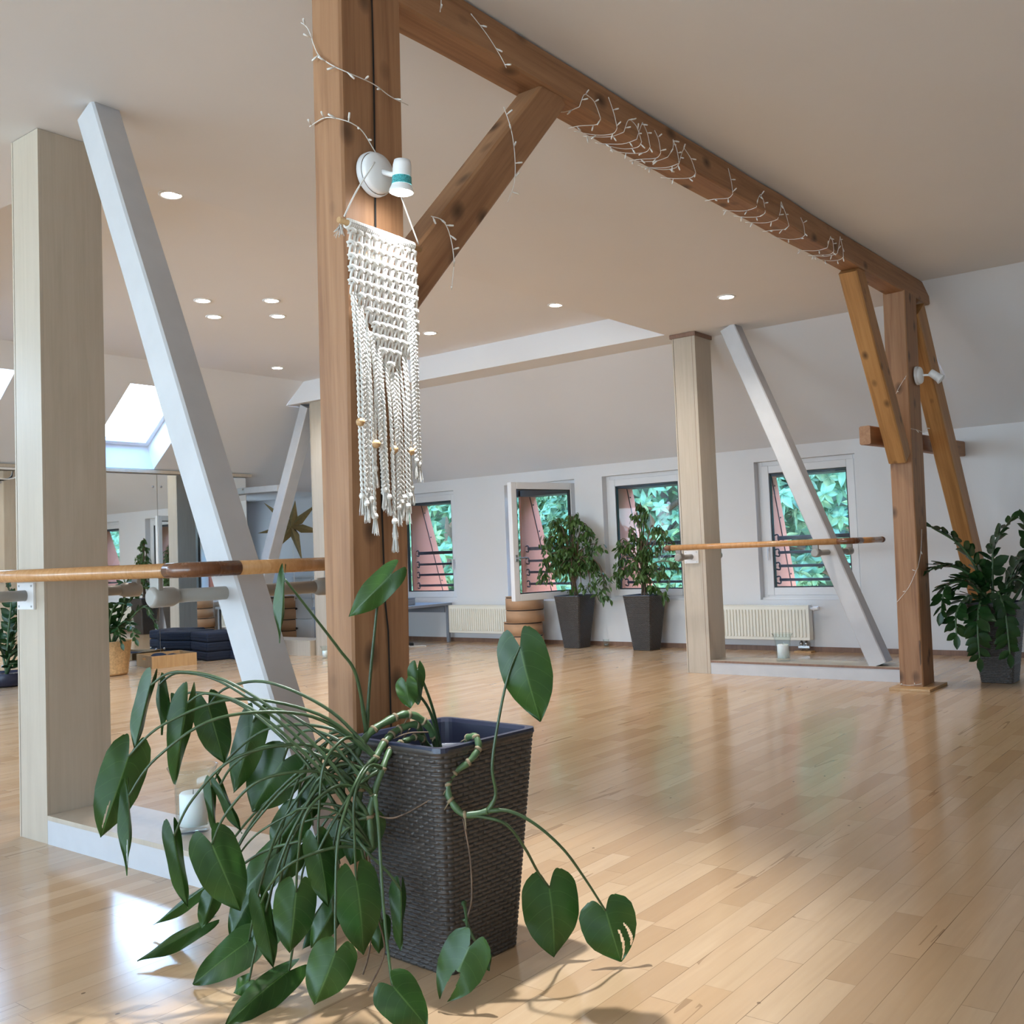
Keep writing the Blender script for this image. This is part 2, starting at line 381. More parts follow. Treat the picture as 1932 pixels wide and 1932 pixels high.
# left roof slope with skylights: u runs down the slope, direction (-.8,-.6)
def sp(u, y, d=0): return (-8.82-.8*u-.6*d, y, 3.06-.6*u+.8*d)
SKY = [(-4.32,-3.48),(-2.37,-1.53),(-.42,.42),(1.54,2.38),(3.49,4.33),(5.44,6.28)]; U0, U1 = .33, 1.55
bm = bmesh.new()
def sq(u0,u1,y0,y1): quad(bm, [sp(u0,y0),sp(u1,y0),sp(u1,y1),sp(u0,y1)])
sq(-.001,U0,YBK,9.4); sq(U1,4.6,YBK,7.54); sq(U1,1.85,7.54,9.4)
e = [YBK]+[v for s in SKY for v in s]+[9.4]
for a, b in zip(e[::2], e[1::2]): sq(U0,U1,a,b)
quad(bm, [sp(1.85,7.54),(-12.6,7.54,1.95),(-12.6,9.4,1.95),sp(1.85,9.4)]); bx(bm, -12.6,-10.12,7.50,7.54,0,1.95)
struct('ceiling_left', bm, M['plaster'], 'white roof slope with skylights on the left')
for i, (a, b) in enumerate(SKY):
    o = bpy.data.objects.new('window_%d'%(i+12), None); C.objects.link(o); o['kind'] = 'structure'
    o['label'] = ['skylight far behind the camera','skylight behind the camera','skylight out of view','skylight left of the near column','skylight in the slope left of the near maple column','skylight between the near column and the white brace'][i]; o['category'] = 'window'
    bm = bmesh.new(); D = .26
    quad(bm, [sp(U0,a),sp(U0,b),sp(U0+.06,b-.04,D),sp(U0+.06,a+.04,D)]); quad(bm, [sp(U1,a),sp(U1,b),sp(U1-.12,b-.04,D),sp(U1-.12,a+.04,D)])
    quad(bm, [sp(U0,a),sp(U1,a),sp(U1-.12,a+.04,D),sp(U0+.06,a+.04,D)]); quad(bm, [sp(U0,b),sp(U1,b),sp(U1-.12,b-.04,D),sp(U0+.06,b-.04,D)])
    obj('reveal_lining', bm, M['plaster'], o)
    bm = bmesh.new(); mt = Matrix(((-.8,0,-.6,-8.82),(0,1,0,0),(-.6,0,.8,3.06),(0,0,0,1)))
    u0,u1,y0,y1 = U0+.06,U1-.12,a+.04,b-.04
    for q in ((u0,u0+.05,y0,y1),(u1-.05,u1,y0,y1),(u0+.05,u1-.05,y0,y0+.05),(u0+.05,u1-.05,y1-.05,y1)): bx(bm, *q, D-.03, D+.03, mat=mt)
    obj('skylight_frame', bm, M['pvc'], o)
    bm = bmesh.new(); bx(bm, u0+.05,u1-.05,y0+.05,y1-.05,D,D+.01, mat=mt); obj('glass_pane', bm, M['pane'], o)
    portal('skylight_portal', sp((u0+u1)/2,(a+b)/2,D+.05), (u1-u0, b-a), (.6,0,-.8))
for i, (a, b) in enumerate(BACK): portal('back_window_portal', ((a+b)/2,YBK-.25,1.45), (b-a,1.7), (0,1,0))
# mirror wall under the slope
bm = bmesh.new(); bx(bm, -10.24,-10.115,YBK,7.54,0,2.08); struct('wall_partition', bm, M['plaster'], 'partition wall carrying the mirrors')
MY = [-6.5,-.75,1.05,2.86,4.60,6.345,7.53]
MLAB = [None,None,None,'tall wall mirror glimpsed left of the near maple column','tall wall mirror seen between maple column and white brace, left of the seam','tall wall mirror right of the seam, behind the white brace']
for i, (a, b) in enumerate(zip(MY, MY[1:])):
    if i < 2: continue
    o = obj('tall_mirror', box(-10.112,-10.104,a+.003,b-.003,.06,2.075), M['mirror'])
    tag(o, MLAB[i] or 'tall wall mirror hidden behind the near maple column', 'mirror', 'tall wall mirrors on the left', 'thing')
    for y in (a+.05, b-.05):
        for z in (.15, 1.94): bm = bmesh.new(); lathe(bm, [(0,.006),(.011,.006),(.013,0)], 12, mat=Matrix.Translation((-10.104,y,z)) @ Matrix.Rotation(PI/2,4,'Y')); obj('mirror_screw', bm, M['steel'], o)
o = obj('mirror_rail', box(-10.2,-10.03,YBK+.01,7.56,2.082,2.118,.004), M['maple']); tag(o, 'pale wooden ledge running along the top of the mirrors', 'ledge', None, 'thing')
bm = bmesh.new()
tube(bm, bez([(-10.0,4.50,2.06),(-10.02,4.55,1.99),(-10.03,4.68,1.965),(-10.02,4.79,2.0),(-10.0,4.82,2.075)]), .008, 6)
bx(bm, -10.08,-10.02,4.55,4.8,2.06,2.08)
tag(obj('lamp_cable', bm, M['cord']), 'white cable looping under the mirror ledge at the left edge', 'cable', None, 'thing')
bm = bmesh.new(); bx(bm,-12.52,-12.46,8.25,8.3,1.0,1.5); bx(bm,-12.52,-12.46,8.7,8.75,1.0,1.5); bx(bm,-12.52,-12.46,8.3,8.7,1.0,1.05); bx(bm,-12.52,-12.46,8.3,8.7,1.45,1.5)  # hidden window, added only to brighten the alcove
o = struct('window_11', bm, M['pvc'], 'unseen white window added to light the far left alcove'); obj('glass_pane', box(-12.495,-12.488,8.3,8.7,1.05,1.45), M['pane'], o)
struct('baseboard_window', box(-12.4,2.6,YW-.014,YW,0,.045), M['edge'], 'narrow brown skirting along the window wall')
# ------------------------------------------------------------------ windows, dormer cheeks, railings
def ring(bm, x0,x1,z0,z1,w,y0,y1,bev=0):
    bx(bm,x0,x0+w,y0,y1,z0,z1,bev); bx(bm,x1-w,x1,y0,y1,z0,z1,bev); bx(bm,x0+w,x1-w,y0,y1,z0,z0+w,bev); bx(bm,x0+w,x1-w,y0,y1,z1-w,z1,bev)
WLAB = ['small white window left of the radiator, behind the timber post','white window with its sash swung open into the room','white window behind the second weeping fig','white window behind the white diagonal brace, right of the far column','white window beyond the right edge']
SW, SH = .935, 1.278
for i, (a, b) in enumerate(OPEN):
    o = bpy.data.objects.new('window_%d'%(i+1), None); C.objects.link(o); o['kind'] = 'structure'; o['label'] = WLAB[i]; o['category'] = 'window'
    bm = bmesh.new(); ring(bm, a, b, Z0, Z1, .05, YW+.085, YW+.16, .004); bx(bm, a,b,YW+.05,YW+.085,Z0,Z0+.022)
    obj('window_frame', bm, M['pvc'], o)
    hinge_right = i == 1
    s = -1 if hinge_right else 1            # sash grows from the hinge along s*x
    def X(u0,u1): return (min(s*u0,s*u1), max(s*u0,s*u1))
    bm = bmesh.new(); x0,x1 = X(0,SW); ring(bm, x0,x1,0,SH,.075,0,.065,.006)
    sash = obj('sash', bm, M['pvc'], o)
    bm = bmesh.new(); ring(bm, x0+.075,x1-.075,.075,SH-.075,.011,.012,.05); obj('gasket', bm, M['gasket'], sash)
    obj('glass_pane', box(x0+.08,x1-.08,.028,.034,.08,SH-.08), M['pane'], sash)
    bm = bmesh.new(); hx = s*(SW-.038) if i != 3 else s*.038; zz = .46
    bx(bm, hx-.014,hx+.014,-.008,0,zz-.035,zz+.035,.003); bx(bm, hx-.008,hx+.008,-.045,-.006,zz-.008,zz+.008)
    if hinge_right: bx(bm, hx-.008,hx+.115,-.052,-.038,zz-.009,zz+.009,.004)
    else: bx(bm, hx-.009,hx+.009,-.052,-.038,zz-.12,zz+.01,.004)
    obj('window_handle', bm, M['steel'] if hinge_right else M['pvc'], sash)
    sash.location = (b-.04 if hinge_right else a+.04, YW+.075, Z0+.04)
    if hinge_right: sash.rotation_euler = (0,0,math.radians(77.5))
    portal('window_portal', ((a+b)/2, YW+.26, (Z0+Z1)/2), (b-a, Z1-Z0), (0,-1,0))
    # dormer outside
    t = thing('dormer_cheek', 'red brown sheet metal dormer side outside '+['the window left of the radiator','the open window','the window behind the second weeping fig','the window behind the white brace','the window beyond the right edge'][i], 'dormer', (0,0,0), 0, 'red dormer sides outside the windows')
    y0 = YW+.225; xc = a+[.075,.06,.06,.05,.05][i]
    def edge(z, d=0): return 9.78+(1.70-z)*.318-d-(.12 if i == 3 else 0)
    for nm_, d0, d1, mm in (('cheek_panel', None, .118, 'red_metal'), ('edge_flashing', .110, 0, 'red_metal')):
        bm = bmesh.new(); vs = []
        zt, zb = 1.80, .2
        pts = [(y0 if d0 is None else edge(zb,d0), zb), (edge(zb,d1), zb), (edge(zt,d1), zt), (y0 if d0 is None else edge(zt,d0), zt)]
        for xx in (xc-.03 + (.004 if d0 is None else 0), xc + (0 if d0 is None else .004)): vs.append([bm.verts.new((xx,y,z)) for y,z in pts])
        bm.faces.new(vs[0]); bm.faces.new(vs[1][::-1])
        for k in range(4): bm.faces.new((vs[0][k],vs[0][(k+1)%4],vs[1][(k+1)%4],vs[1][k]))
        obj(nm_, bm, M[mm], t)
    bm = bmesh.new()
    tube(bm, [(xc+.004, edge(.2,.114), .2),(xc+.004, edge(1.8,.114), 1.8)], .005, 6); obj('panel_seam', bm, M['dark'], t)
    bm = bmesh.new()
    for z in (.72,1.3,1.62): tube(bm, [(xc,edge(z,.085),z),(xc+.012,edge(z,.085),z)], .008, 8)
    obj('rivet', bm, M['dark'], t)
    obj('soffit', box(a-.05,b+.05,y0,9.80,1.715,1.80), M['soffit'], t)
    bm = bmesh.new(); pts = [(y0,.2),(edge(.2),.2),(edge(1.8),1.8),(y0,1.8)]
    vs = [[bm.verts.new((xx,y,z)) for y,z in pts] for xx in (b-.03,b)]
    bm.faces.new(vs[0]); bm.faces.new(vs[1][::-1])
    for k in range(4): bm.faces.new((vs[0][k],vs[0][(k+1)%4],vs[1][(k+1)%4],vs[1][k]))
    obj('cheek_panel', bm, M['red_metal'], t)
    rl = thing('window_railing', 'dark four-bar safety railing outside '+['the window left of the radiator','the open window','the window behind the second weeping fig','the window behind the white brace','the window beyond the right edge'][i], 'railing', (0,0,0), 0, 'railings outside the windows')
    for z, r_ in ((1.09,.02),(.945,.014),(.81,.014),(.672,.014)):
        bm = bmesh.new(); bx(bm, xc+.03,b-.05,9.54,9.565,z-r_,z+r_,.003)
        br = obj('railing_bar', bm, M['rail_metal'], rl)
        bm = bmesh.new(); tube(bm, bez([(xc,9.552,z+.03),(xc+.035,9.545,z+.034),(xc+.045,9.545,z),(xc+.04,9.545,z-.036),(xc,9.552,z-.03)],4), .008, 6); obj('bar_clip', bm, M['rail_metal'], br)
# ------------------------------------------------------------------ timber frame
def timber(name, p0, p1, w, h, up, m, label, cat, wob=.004, taper=1, seed=0, group=None, seg=28):
    """square timber from p0 to p1; w across, h along 'up'; grain along local z"""
    p0, p1 = Vector(p0), Vector(p1); z = (p1-p0); L = z.length; z.normalize()
    y = Vector(up); y = (y - z*y.dot(z)).normalized(); x = y.cross(z)
    bm = bmesh.new(); rs = []
    prof = []
    c = .008
    for sx, sy in ((-1,-1),(1,-1),(1,1),(-1,1)):
        prof.append((sx*w/2, sy*h/2, sx, sy))
    P = []
    for (ax, ay, sx, sy) in prof:
        k = (sx, sy) in ((-1,-1),(1,1))
        a = (ax - sx*c, ay); b_ = (ax, ay - sy*c)
        P += [a, b_] if not k else [b_, a]
    for i in range(seg+1):
        t = i/seg; ring_ = []
        for j, (a, b_) in enumerate(P):
            q = Vector((a*6, b_*6, t*L*1.7+seed*13)); n = mnoise.noise(q)*wob; n2 = mnoise.noise(q+Vector((31,7,3)))*wob
            sc = 1+(taper-1)*t
            ring_.append(bm.verts.new((a*sc+n, b_*sc+n2, t*L)))
        rs.append(ring_)
    for A, B in zip(rs, rs[1:]):
        for j in range(8): bm.faces.new((A[j],A[(j+1)%8],B[(j+1)%8],B[j]))
    bm.faces.new(rs[0][::-1]); bm.faces.new(rs[-1])
    o = obj(name, bm, m)
    mt = Matrix((x,y,z)).transposed().to_4x4(); mt.translation = p0; o.matrix_world = mt
    tag(o, label, cat, group, 'thing'); return o
def post_mesh(name, bot, top, m, label, seed):
    (x0,x1,y0,y1,z0),(X0,X1,Y0,Y1,Z1_) = bot, top
    cx, cy0 = (x0+x1)/2, (y0+y1)/2
    bm = bmesh.new(); rs = []; seg = 40; c = .007
    for i in range(seg+1):
        t = i/seg; a = [x0+(X0-x0)*t-cx, x1+(X1-x1)*t-cx, y0+(Y0-y0)*t-cy0, y1+(Y1-y1)*t-cy0]
        pr = [(a[0]+c,a[2]),(a[1]-c,a[2]),(a[1],a[2]+c),(a[1],a[3]-c),(a[1]-c,a[3]),(a[0]+c,a[3]),(a[0],a[3]-c),(a[0],a[2]+c)]
        rs.append([bm.verts.new((px+mnoise.noise(Vector((px*5,py*5,t*3+seed)))*.006, py+mnoise.noise(Vector((px*5,py*5+9,t*3+seed)))*.006, t*(Z1_-z0))) for px,py in pr])
    for A, B in zip(rs, rs[1:]):
        for j in range(8): bm.faces.new((A[j],A[(j+1)%8],B[(j+1)%8],B[j]))
    bm.faces.new(rs[0][::-1]); bm.faces.new(rs[-1])
    o = obj(name, bm, m); o.location = (cx, cy0, z0); tag(o, label, 'post', None, 'thing'); return o
postA = post_mesh('timber_post', (-2.292,-2.172,1.965,2.185,0), (-2.268,-2.138,1.965,2.215,2.80), M['timber'], 'old timber post in the foreground beside the big potted climber', 1.3)
# long drying cracks on the near post's right side
bm = bmesh.new()
def crack(bm, pts, w, nrm):
    nrm = Vector(nrm)
    for a, b in zip(pts, pts[1:]):
        a, b = Vector(a), Vector(b); d = (b-a).normalized(); s = d.cross(nrm)*w/2
        quad(bm, [a-s, a+s, b+s, b-s])
def frange(a,b,n): return [a+(b-a)*k/n for k in range(n+1)]
crack(bm, [(-2.1338-(2.8-z)*.0125, 2.085+.006*math.sin(z*3)+(.008 if z<.9 else 0), z) for z in frange(.35,2.78,30)], .007, (1,0,0))
adopt(obj('drying_crack', bm, M['dark']), postA)
postB = post_mesh('timber_post', (-2.322,-2.165,7.15,7.42,.018), (-2.285,-2.130,7.15,7.42,2.775), M['timber'], 'old timber post at the far end beside the dark-leaved plant', 5.1)
bm = bmesh.new(); bx(bm, -2.36,-2.085,7.03,7.44,0,.018,.002); adopt(obj('base_plate', bm, M['pine']), postB)
beam = timber('timber_beam', (-2.205,1.1,2.842), (-2.20,7.74,2.842), .14, .148, (0,0,1), M['timber'], 'long old timber beam under the ceiling joining the two posts', 'beam', .010, 1, 3, seg=60)
timber('timber_brace', (-2.2,2.19,1.84), (-2.2,3.06,2.79), .11, .135, (0,-.74,.67), M['timber'], 'short diagonal timber brace from the near post up to the beam', 'brace', .004, 1, 4)
timber('timber_brace', (-2.215,6.33,2.78), (-2.215,7.10,1.60), .12, .15, (0,-.8,-.5), M['timber_orange'], 'orange timber brace left of the far post, rising to the beam', 'brace', .004, 1, 5)
timber('timber_brace', (-2.19,7.50,2.70), (-2.19,9.20,.10), .13, .20, (0,.83,.55), M['timber_orange'], 'long orange timber strut leaning from the far post down behind the plant', 'brace', .004, 1, 6, seg=40)
timber('timber_collar', (-2.36,6.84,1.755), (-2.36,9.25,1.795), .075, .13, (0,0,1), M['timber'], 'short horizontal timber crossing behind the far post', 'beam', .004, 1, 7)
# ------------------------------------------------------------------ maple columns, white braces, plinths
def column(x0, x1, y0, y1, label, cap):
    t = thing('maple_column', label, 'column', ((x0+x1)/2,(y0+y1)/2,0), 0, None)
    cx, cy0 = (x0+x1)/2, (y0+y1)/2
    top = ZC-(.035 if cap else .002)
    f = [x0-cx, x1-cx, y0-cy0, y1-cy0]
    obj('front_panel', box(f[0]+.014,f[1],f[2],f[2]+.012,0,top,.001), M['maple'], t)
    obj('side_panel', box(f[1]-.012,f[1],f[2]+.012,f[3],0,top), M['maple'], t)
    obj('side_panel', box(f[0],f[0]+.012,f[2]+.004,f[3],0,top), M['maple'], t)
    obj('back_panel', box(f[0]+.012,f[1]-.012,f[3]-.012,f[3],0,top), M['maple'], t)
    obj('corner_strip', box(f[0],f[0]+.0105,f[2],f[2]+.004,0,top), M['maple'], t)
    obj('core_gap', box(f[0]+.0105,f[0]+.015,f[2]+.004,f[2]+.010,.001,top), M['dark'], t)
    if cap:
        obj('cap', box(f[0]-.016,f[1]+.012,f[2]-.014,f[3]+.012,top,ZC-.002,.002), M['edge'], t)
        obj('edge_line', box(f[1]-.03,f[1]-.0275,f[2]-.0006,f[2]+.001,.001,top), M['edge'], t)
    return t
column(-4.152,-3.932,1.971,2.237, 'big pale maple-clad column in the left foreground', False)
column(-4.152,-3.937,7.439,7.715, 'pale maple-clad column at the far end with a brown cap', True)
column(-8.80,-8.60,7.439,7.70, 'pale maple-clad column glimpsed just left of the near timber post', False)
def plinth(x0,x1,y0,y1,h,label,top_edge):
    t = thing('low_plinth', label, 'plinth', ((x0+x1)/2,(y0+y1)/2,0))
    a,b,c_,d = x0-t.location.x, x1-t.location.x, y0-t.location.y, y1-t.location.y
    obj('riser', box(a,b,c_,d,0,h-.018), M['white_paint'] if top_edge else M['maple'], t)
    obj('top_board', box(a,b,c_-.001,d,h-.018,h,.001), [M['maple']], t)
    if top_edge == 2: obj('edge_band', box(a,b,c_-.003,c_-.0005,h-.018,h-.001), M['edge'], t)
    return t
plinth(-3.93,-2.30,1.971,2.237,.109,'low white plinth in the foreground between maple column and post',1)
plinth(-3.935,-2.325,7.44,7.72,.109,'low white plinth with brown edge at the foot of the far brace',2)
plinth(-9.95,-8.832,7.38,7.70,.168,'low pale wooden box plinth left of the third column',0)
def wbrace(p0, p1, w, d, label):
    return timber('white_brace', p0, p1, w, d, (0,1,0), M['white_paint'], label, 'brace', .003, 1, 9)
wbrace((-2.415,2.055,.115),(-3.62,2.055,2.81),.127,.12,'white painted diagonal brace in the left foreground')
wbrace((-2.575,7.53,.115),(-3.65,7.53,2.815),.135,.15,'white painted diagonal brace at the far end in front of a window')
wbrace((-9.98,7.53,.45),(-8.915,7.53,2.80),.135,.16,'white painted diagonal brace leaning left beside the gold star')
o = timber('white_collar', (-10.11,7.57,1.925), (-9.40,7.50,1.905), .12, .075, (0,0,1), M['white_paint'], 'short white horizontal bar meeting the brace by the star', 'beam', .002)
# ------------------------------------------------------------------ barres
def barre(yf, label, xl, ybk, xb):
    t = thing('ballet_barre', label, 'barre', (0,0,0))
    z, r_ = 1.038, .0225
    yn, yb = yf-.225, ybk+.2
    bm = bmesh.new(); tube(bm, [(xl+.05,yn,z),(-2.735,yn,z)], r_, 18); near = obj('near_rail', bm, M['barre'], t)
    bm = bmesh.new(); tube(bm, [(xl-.012,yn,z),(xl,yn,z),(xl+.05,yn,z)], [r_*.7,r_*1.02,r_*1.02], 18); obj('end_cap', bm, M['barre_dark'], near)
    bm = bmesh.new(); tube(bm, [(xl-.012,yb,z),(xl,yb,z),(-2.70,yb,z)], [r_*.7,r_,r_], 18); obj('far_rail', bm, M['barre'], t)
    def arc(cx_, cy_, a0, a1, rr): return [(cx_+rr*math.cos(a0+(a1-a0)*k/8), cy_+rr*math.sin(a0+(a1-a0)*k/8), z) for k in range(9)]
    bm = bmesh.new(); tube(bm, [(-2.733,yn,z)]+arc(-2.69,yn+.07,-PI/2,0,.07)+[(-2.62,yn+.17,z)], r_*1.03, 18); obj('elbow', bm, M['barre_dark'], t)
    bm = bmesh.new(); tube(bm, [(-2.62,yn+.17,z),(-2.62,yb-.10,z)], r_, 18); obj('link_rail', bm, M['barre'], t)
    bm = bmesh.new(); tube(bm, [(-2.62,yb-.10,z)]+arc(-2.69,yb-.07,0,PI/2,.07)+[(-2.70,yb,z)], r_*1.03, 18); obj('elbow', bm, M['barre_dark'], t)
    zb = .958
    def cup(y, s, x):
        bm = bmesh.new()
        tube(bm, [(x,y-s*.02,zb),(x,y-s*.012,zb),(x,y+s*.055,zb),(x,y+s*.075,zb)], [.024,.032,.031,.022], 16)
        bx(bm, x-.024,x+.024,y-.006,y+.012,zb,z-.016,.004); return bm
    b1 = bmesh.new(); tube(b1, [(xb,yf-.17,zb),(xb,ybk+.17,zb)], .0215, 16)
    br = obj('brace_bracket', b1, M['bracket'], t)
    obj('bracket_cup', cup(yn,1,xb), M['bracket'], br); obj('bracket_cup', cup(yb,-1,xb), M['bracket'], br)
    xc_ = -4.06
    for y, s, yy in ((yn,1,yf),(yb,-1,ybk)):
        b1 = bmesh.new(); tube(b1, [(xc_,y+s*.02,zb),(xc_,yy-s*.011,zb)], .0215, 16)
        br = obj('column_bracket', b1, M['bracket'], t)
        obj('bracket_cup', cup(y,s,xc_), M['bracket'], br)
        obj('mounting_plate', box(xc_-.065,xc_+.065,min(yy,yy-s*.012),max(yy,yy-s*.012),zb-.055,zb+.05,.002), M['pvc'], br)
        bm = bmesh.new()
        for dx in (-.05,.05):
            for dz in (-.043,.038): bx(bm, xc_+dx-.004,xc_+dx+.004,min(yy-s*.012,yy-s*.014),max(yy-s*.012,yy-s*.014),zb+dz-.004,zb+dz+.004)
        obj('screw', bm, M['steel'], br)
    return t
barre(1.971,'wooden ballet barre in the foreground fixed to the near column and brace',-4.9,2.237,-2.80)
barre(7.439,'wooden ballet barre at the far end crossing in front of two windows',-4.17,7.715,-2.905)
# ------------------------------------------------------------------ downlights
DL = ['upper left one of the four clustered downlights','lower left one of the four clustered downlights','upper right one of the four clustered downlights','lower right one of the four clustered downlights',
      'round downlight near the left slope above the star','round downlight just right of the near post under the timber brace','round downlight at the crease of the raised field, middle of the picture',
      'large round downlight at the upper left beside the near white brace','round downlight above the far maple column','unseen downlight added behind the camera on the right for bounce light','unseen downlight added behind the camera for bounce light']
proto = thing('downlight', DL[0], 'downlight', DOWN[0], 0, 'ceiling downlights')
bm = bmesh.new(); lathe(bm, [(.050,-.001),(.052,-.007),(.066,-.006),(.068,0)], 32); obj('trim_ring', bm, M['white_metal'], proto)
bm = bmesh.new(); lathe(bm, [(0,-.003),(.050,-.003)], 32); obj('lens', bm, M['lamp_on'], proto)
ld = bpy.data.lights.new('downlight_beam', 'SPOT'); ld.energy = DOWN_E; ld.spot_size = 2.5; ld.spot_blend = .8; ld.color = (1,.93,.84); ld.shadow_soft_size = .05
lo = bpy.data.objects.new('downlight_beam', ld); C.objects.link(lo); lo.parent = proto; lo.location = (0,0,-.02)
for k in range(1, len(DOWN)):
    c = copy_tree(proto); c.location = DOWN[k]; c['label'] = DL[k]
# ------------------------------------------------------------------ wall spot lamps
def spot_lamp(name_label, P, rot, head_pos, head_dir, lit):
    """base plate on a face whose normal is local +x"""
    t = thing('wall_spotlight', name_label, 'lamp', P, rot)
    Rx = Matrix.Rotation(PI/2, 4, 'Y')
    bm = bmesh.new(); lathe(bm, [(.066,0),(.066,.014),(.062,.016)], 40, mat=Rx); obj('mounting_ring', bm, M['pvc'], t)
    bm = bmesh.new(); lathe(bm, [(.060,.016),(.061,.026),(.056,.034),(.03,.042),(0,.044)], 40, mat=Rx); obj('base', bm, M['white_metal'], t)
    h = Vector(head_pos); d = Vector(head_dir).normalized()
    bm = bmesh.new(); tube(bm, [(.04,0,.0), (h.x*.6,h.y*.6,h.z*.6+.004), h], .008, 10); obj('arm', bm, M['white_metal'], t)
    Q = Matrix.Translation(h) @ d.to_track_quat('Z','Y').to_matrix().to_4x4()
    bm = bmesh.new(); lathe(bm, [(0,-.045),(.024,-.044),(.027,-.03),(.028,.005)], 28, mat=Q); hd = obj('lamp_head', bm, M['white_metal'], t)
    bm = bmesh.new(); lathe(bm, [(.0285,.005),(.0292,.028)], 28, mat=Q); obj('printed_band', bm, M['teal_film'] if lit else M['pvc'], hd)
    bm = bmesh.new(); lathe(bm, [(.029,.028),(.036,.045),(.037,.05),(.034,.05)], 28, mat=Q); obj('bulb_collar', bm, M['white_metal'], hd)
    bm = bmesh.new(); lathe(bm, [(.034,.048),(.025,.054),(0,.056)], 28, mat=Q); obj('bulb_lens', bm, M['spot_on'] if lit else M['pvc'], hd)
    if lit:
        l = bpy.data.lights.new('spot_bulb_beam','SPOT'); l.energy = 105; l.spot_size = 1.35; l.spot_blend = .6; l.color = (.93,.97,1); l.shadow_soft_size = .025
        o = bpy.data.objects.new('spot_bulb_beam', l); C.objects.link(o); o.parent = t
        o.location = h + d*.07; o.rotation_euler = d.to_track_quat('-Z','Y').to_euler()
    return t
spot_lamp('lit white spotlight on the near post above the macrame hanging', (-2.139,2.075,2.188), 0, (.115,.005,-.03), (-.05,-.03,-1), True)
spot_lamp('unlit white spotlight on the right side of the far post', (-2.127,7.30,2.185), 0, (.12,.03,-.012), (.75,.1,-.66), False)
# ------------------------------------------------------------------ macrame wall hanging
XM = -2.092
mac = thing('macrame_hanging', 'white knotted macrame wall hanging with long tassels on the near post', 'wall hanging', (0,0,0))
bm = bmesh.new(); tube(bm, [(XM,1.892,1.999),(XM,2.219,1.985)], .0085, 14); obj('wooden_dowel', bm, M['pine'], mac)
bm = bmesh.new()
tube(bm, bez([(-2.08,1.903,2.008),(-2.08,1.95,2.09),(-2.075,2.022,2.195)],4), .0025, 6)
tube(bm, bez([(-2.085,2.205,1.996),(-2.085,2.165,2.07),(-2.08,2.118,2.15)],4), .0025, 6)
obj('hanging_cord', bm, M['rope'], mac)
def yz(c, r): return 1.938 + c*.0272, 1.975 - r*.036 - c*.0010     # column / row of the knotted net
NC = 10
bm = bmesh.new()
for i in range(38):                        # cord wound around the dowel
    y = 1.926+i*.0069; z = 1.9975-(y-1.892)*.0428
    pts = [(XM+.0122*math.cos(a), y+.0020*math.sin(a+.6), z+.0122*math.sin(a)) for a in frange(0,2*PI,12)]
    tube(bm, pts, .0039, 6, cap=False)
for q in range(22): tube(bm, [(XM, 1.90+R.uniform(-.006,.01), 1.985+R.uniform(-.006,.006)), (XM+R.uniform(-.015,.02), 1.888+R.uniform(-.02,.01), 1.965+R.uniform(-.02,.01))], .0011, 3)
obj('dowel_wrapping', bm, M['rope'], mac)
def rows_at(c): return 10.6 - abs(c-5.0)*1.25 if c < 5 else 10.6 - (c-5.0)*.85
bm = bmesh.new()
for r in range(12):
    for c in range(NC):
        if r > rows_at(c): continue
        y, z = yz(c, r); y += R.uniform(-.0012,.0012); z += R.uniform(-.0015,.0015)
        if y > 2.188: continue
        w = .0078
        tube(bm, bez([(XM-.001,y-w+.001,z-.035),(XM+.003,y-w,z-.018),(XM+.006,y-w*.6,z-.006),(XM+.007,y,z-.002),(XM+.006,y+w*.6,z-.006),(XM+.003,y+w,z-.018),(XM-.001,y+w-.001,z-.035)],3), .0046, 6)
        tube(bm, bez([(XM-.002,y-.0145,z+.001),(XM+.008,y-.006,z+.006),(XM+.010,y+.003,z-.002),(XM-.001,y+.0135,z-.001)],3), .0054, 6)
        tube(bm, bez([(XM-.001,y-.0135,z-.004),(XM+.005,y-.004,z-.006),(XM+.009,y+.006,z+.004),(XM-.002,y+.0145,z+.003)],3), .0050, 6)
        tube(bm, bez([(XM-.004,y+.0136,z-.002),(XM-.001,y+.0130,z-.018),(XM-.004,y+.0136,z-.036)],3), .0030, 5)
obj('knotted_net', bm, M['rope'], mac)
